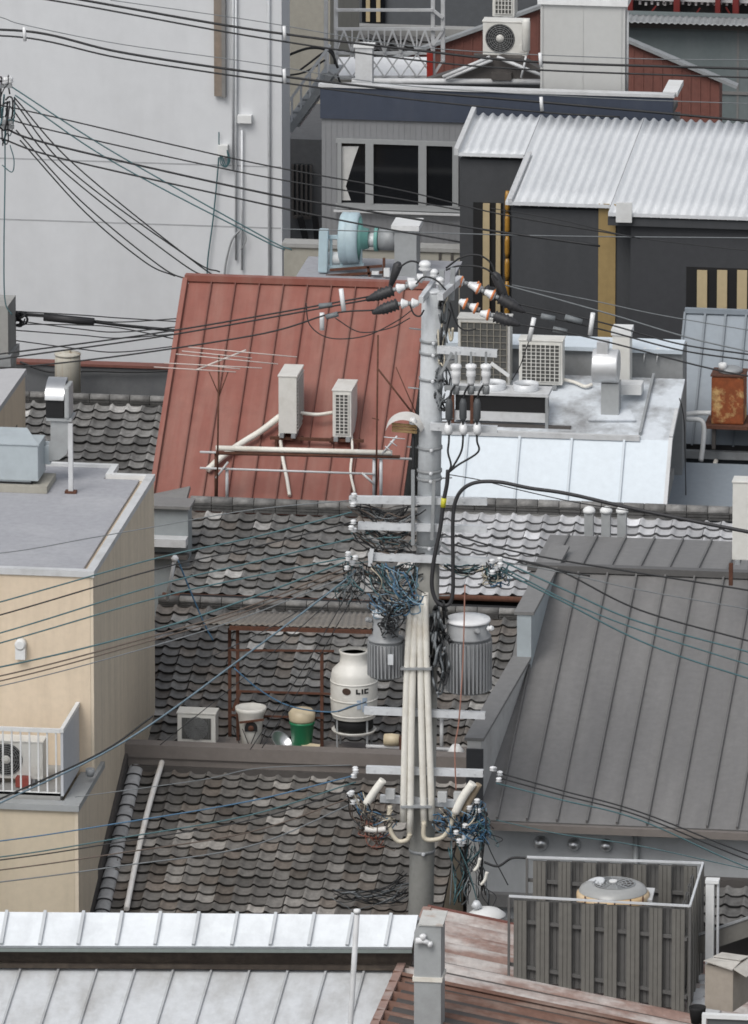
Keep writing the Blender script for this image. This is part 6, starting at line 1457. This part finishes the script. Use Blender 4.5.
for k, (px, py) in enumerate(((474, 866), (481, 880))):
    MB().tube(catmull([P(px, py+5, Yc-.2), P(px+4, py, Yc-.2), P(px+6, py-8, Yc-.2)], 4), .025, 8).build('cable_sheath', conduit_m, label=('upper cream curved sheath hanging right of the pole foot', 'lower cream curved sheath hanging right of the pole foot')[k], cat='cable sheath')
p = P(487, 916, -1.6)
t = thing('lantern_cap', 'white flat-domed lamp cap behind the rusty roof at the pole foot', 'lamp', p)
MB().lathe(p, [(.28, 0), (.28, .03), (.18, .1), (.06, .13)], 22).build('cap', white_m, t); MB().lathe(p+Vector((-.15, -.05, .12)), [(.05, 0), (.08, .05), (.04, .12)], 12).build('fitting', galv, t)
MB().tube([Vector((p.x, p.y, 0)), p-Vector((0, 0, .003))], .06, 8).build('post', galv_dk, t)
# background wires
Yw = 21.5
def bw(pts, r, m_, l): cable(pts, Yw, r, m_, l)
bw([(-100, -32), (83, 0), (250, 29), (415, 50), (540, 62), (760, 69), (900, 74)], .022, cable_k, 'black cable along the top of the picture, first from top')
bw([(-100, -20), (50, 0), (250, 36), (415, 60), (540, 70), (760, 78), (900, 84)], .016, cable_k, 'black cable along the top of the picture, second from top')
bw([(110, 0), (250, 20), (420, 47), (620, 58), (760, 60)], .008, cable_g, 'hair-thin grey wire along the top of the picture')
bw([(-100, 31), (25, 31), (120, 52), (250, 72), (400, 90), (540, 102), (760, 122), (900, 136)], .022, cable_k, 'black cable across the navy parapet, upper')
bw([(-100, 36), (20, 37), (120, 58), (250, 78), (400, 98), (540, 112), (620, 117)], .016, cable_k, 'black cable across the navy parapet, lower')
bw([(-60, 0), (0, 17), (25, 25), (120, 44), (250, 62), (400, 85), (600, 98), (760, 104)], .008, cable_g, 'hair-thin grey wire above the cables crossing the navy parapet')
bw([(0, 105), (50, 116), (250, 162), (400, 190), (500, 214), (640, 238)], .013, cable_k, 'black cable across the pale wall and window sill, first of four')
bw([(0, 116), (50, 130), (250, 174), (400, 199), (460, 210)], .013, cable_k, 'black cable across the pale wall and window sill, second of four')
bw([(0, 126), (50, 144), (250, 190), (350, 208), (460, 226), (600, 246)], .019, cable_k, 'black cable across the pale wall and window sill, third of four')
bw([(0, 138), (60, 158), (250, 201), (350, 222), (460, 242)], .016, cable_k, 'black cable across the pale wall and window sill, lowest of four')
bw([(282, 229), (400, 232), (560, 236), (760, 238), (900, 240)], .01, cable_g, 'straight pale wire across the charcoal front')
bw([(490, 208), (560, 220), (640, 238), (760, 252)], .008, cable_k, 'thin dark wire drooping across the charcoal front')
for k, (u, mpt, v, m_) in enumerate((((12, 87), (110, 150), (262, 236), cable_t), ((15, 95), (110, 160), (255, 236), cable_t), ((13, 100), (70, 170), (190, 258), cable_k), ((14, 97), (75, 165), (200, 266), cable_k), ((10, 106), (60, 168), (180, 262), cable_k), ((16, 130), (80, 200), (160, 266), cable_k), ((20, 140), (85, 212), (145, 262), cable_k))):
    bw([u, mpt, v, (v[0]+30, v[1]+14)], .013, m_, 'dark wire slanting down the pale wall, %s from the right' % ('first', 'second', 'third', 'fourth', 'fifth', 'sixth', 'seventh')[k])
# insulator bracket at left edge
t = thing('wall_bracket', 'insulator bracket with wire coils at the left edge', 'bracket', P(4, 140, Yw))
MB().bar(P(-8, 86, Yw), P(12, 86, Yw), .05, .06).build('arm', galv_dk, t); MB().bar(P(-8, 127, Yw), P(14, 127, Yw), .05, .06).build('arm', galv_dk, t)
MB().bar(P(-6, 70, Yw+.05), P(-6, 240, Yw+.05), .12, .12).build('post', galv_dk, t)
for px, py in ((5, 84), (10, 83), (4, 124), (10, 124)): pin_insulator(P(px, py, Yw), .06, t)
tangle('cable_tangle', 'coiled wires at the left edge insulators', 4, 110, 9, 32, 0, ((cable_k, 8), (cable_t, 6)), Yw, seed=22, rad=.012)
bw([(5, 130), (5, 180), (4, 250), (5, 300), (12, 315)], .012, cable_t, 'wire dropping straight down the left edge')
bw([(2, 165), (12, 172), (14, 160), (10, 145)], .01, cable_t, 'small wire loop at the left edge')
# heavy bundle at wall foot
Yh = 26
t = tangle('cable_tangle', 'black splice closure and cable knot at the foot of the pale wall', 18, 318, 10, 8, 0, ((cable_k, 12),), Yh, seed=31, rad=.02)
cable([(-60, 300), (10, 312), (60, 317), (120, 325), (180, 331), (230, 338)], Yh, .03, cable_k, 'heavy black cable along the foot of the pale wall')
MB().tube([P(44, 317, Yh-.05), P(94, 322, Yh-.05)], .07, 10).build('splice_closure', rubber, label='black splice sleeve on the heavy cable by the pale wall', cat='cable sleeve')
for k, (a_, b_, c_) in enumerate(((311, 318, 322), (320, 332, 326), (324, 328, 341), (330, 338, 333), (315, 322, 318), (340, 352, 345))):
    cable([(12, a_), (80, b_-3), (120, b_), (185, c_)], Yh-.1, .011, cable_k, 'slack dark wire at the foot of the pale wall, %s' % ('highest', 'second', 'third', 'fourth', 'touching the splice', 'lowest')[k])
bw2 = cable([(300, 70), (330, 50), (336, 70), (345, 90), (360, 80)], 37, .02, cable_k, 'black cable loop beside the white lattice frame')
cable([(283, 57), (310, 48), (330, 52), (338, 68)], 36, .025, cable_k, 'dark cable reaching from the pale wall to the lattice frame')
cable([(283, 76), (305, 72), (325, 60)], 36, .018, cable_k, 'second dark cable in the gap below the first')
def spacers(lst, Y):
    for (px, py, l) in lst: MB().tube([P(px, py-7, Y), P(px+1, py+7, Y)], .03, 8).build('line_spacer', porcelain, label=l, cat='spacer')
spacers([(540, 60, 'white spacer on the top cables at the pale cabin'), (541, 104, 'white spacer on the navy parapet cables'), (284, 33, 'white spacer on the top cables at the pale wall corner'), (284, 76, 'white spacer on the lower cables at the pale wall corner'), (24, 34, 'white spacer on the cables at the upper left')], Yw-.03)

GROUPS = {'air conditioner': 'outdoor air conditioners on the roofs', 'cable': 'overhead cables and wires', 'spacer': 'white spacers on the cables', 'sleeve': 'sleeves on the fuse drop cables',
          'antenna': 'aerials before the red roof', 'transformer': 'transformers on the pole', 'cable bundle': 'cable bundles on the pole', 'cable sheath': 'cream sheaths at the pole foot', 'parapet': 'parapets of the dark seam roof'}
for o in list(COL.objects):
    if o.parent is None and o.get('category') in GROUPS: o['group'] = GROUPS[o['category']]
# ================================================================== CAMERA, LIGHT
cd = bpy.data.cameras.new('camera'); cam = bpy.data.objects.new('camera', cd); COL.objects.link(cam)
cam.matrix_world = Matrix(((RT.x, UP.x, -FW.x, CAM.x), (RT.y, UP.y, -FW.y, CAM.y), (RT.z, UP.z, -FW.z, CAM.z), (0, 0, 0, 1)))
cd.sensor_width = 36; cd.sensor_fit = 'AUTO'; cd.lens = FPX/1024*36; cd.clip_start = 1; cd.clip_end = 3000
sc.camera = cam
EL, AZ = math.radians(52), math.radians(-22)     # sun behind-left of the camera
wd = bpy.data.worlds.new('World'); sc.world = wd; wd.use_nodes = True; nt = wd.node_tree
bg = nt.nodes['Background']; sky = nt.nodes.new('ShaderNodeTexSky'); sky.sky_type = 'NISHITA'; sky.sun_disc = False
sky.sun_elevation = EL; sky.air_density = 1.; sky.dust_density = 3.; sky.ozone_density = 1.
hs = nt.nodes.new('ShaderNodeHueSaturation'); hs.inputs['Saturation'].default_value = .28
nt.links.new(sky.outputs[0], hs.inputs['Color']); nt.links.new(hs.outputs[0], bg.inputs['Color']); bg.inputs['Strength'].default_value = .148
ld = bpy.data.lights.new('sun', 'SUN'); ld.energy = 1.4; ld.angle = math.radians(32); ld.color = (1, .97, .92)
sun = bpy.data.objects.new('sun', ld); COL.objects.link(sun)
# direction towards the sun in plan, measured from -Y (behind the camera) to -X (left)
sdir = Vector((math.sin(AZ)*math.cos(EL), -math.cos(AZ)*math.cos(EL), math.sin(EL)))
sun.rotation_euler = sdir.to_track_quat('Z', 'Y').to_euler(); sun.location = (0, 0, 60)
sky.sun_rotation = math.atan2(sdir.x, sdir.y)
sc.view_settings.view_transform = 'Standard'; sc.view_settings.look = 'None'; sc.view_settings.exposure = 0
sc.cycles.pixel_filter_type = 'BLACKMAN_HARRIS'; sc.cycles.filter_width = 1.7
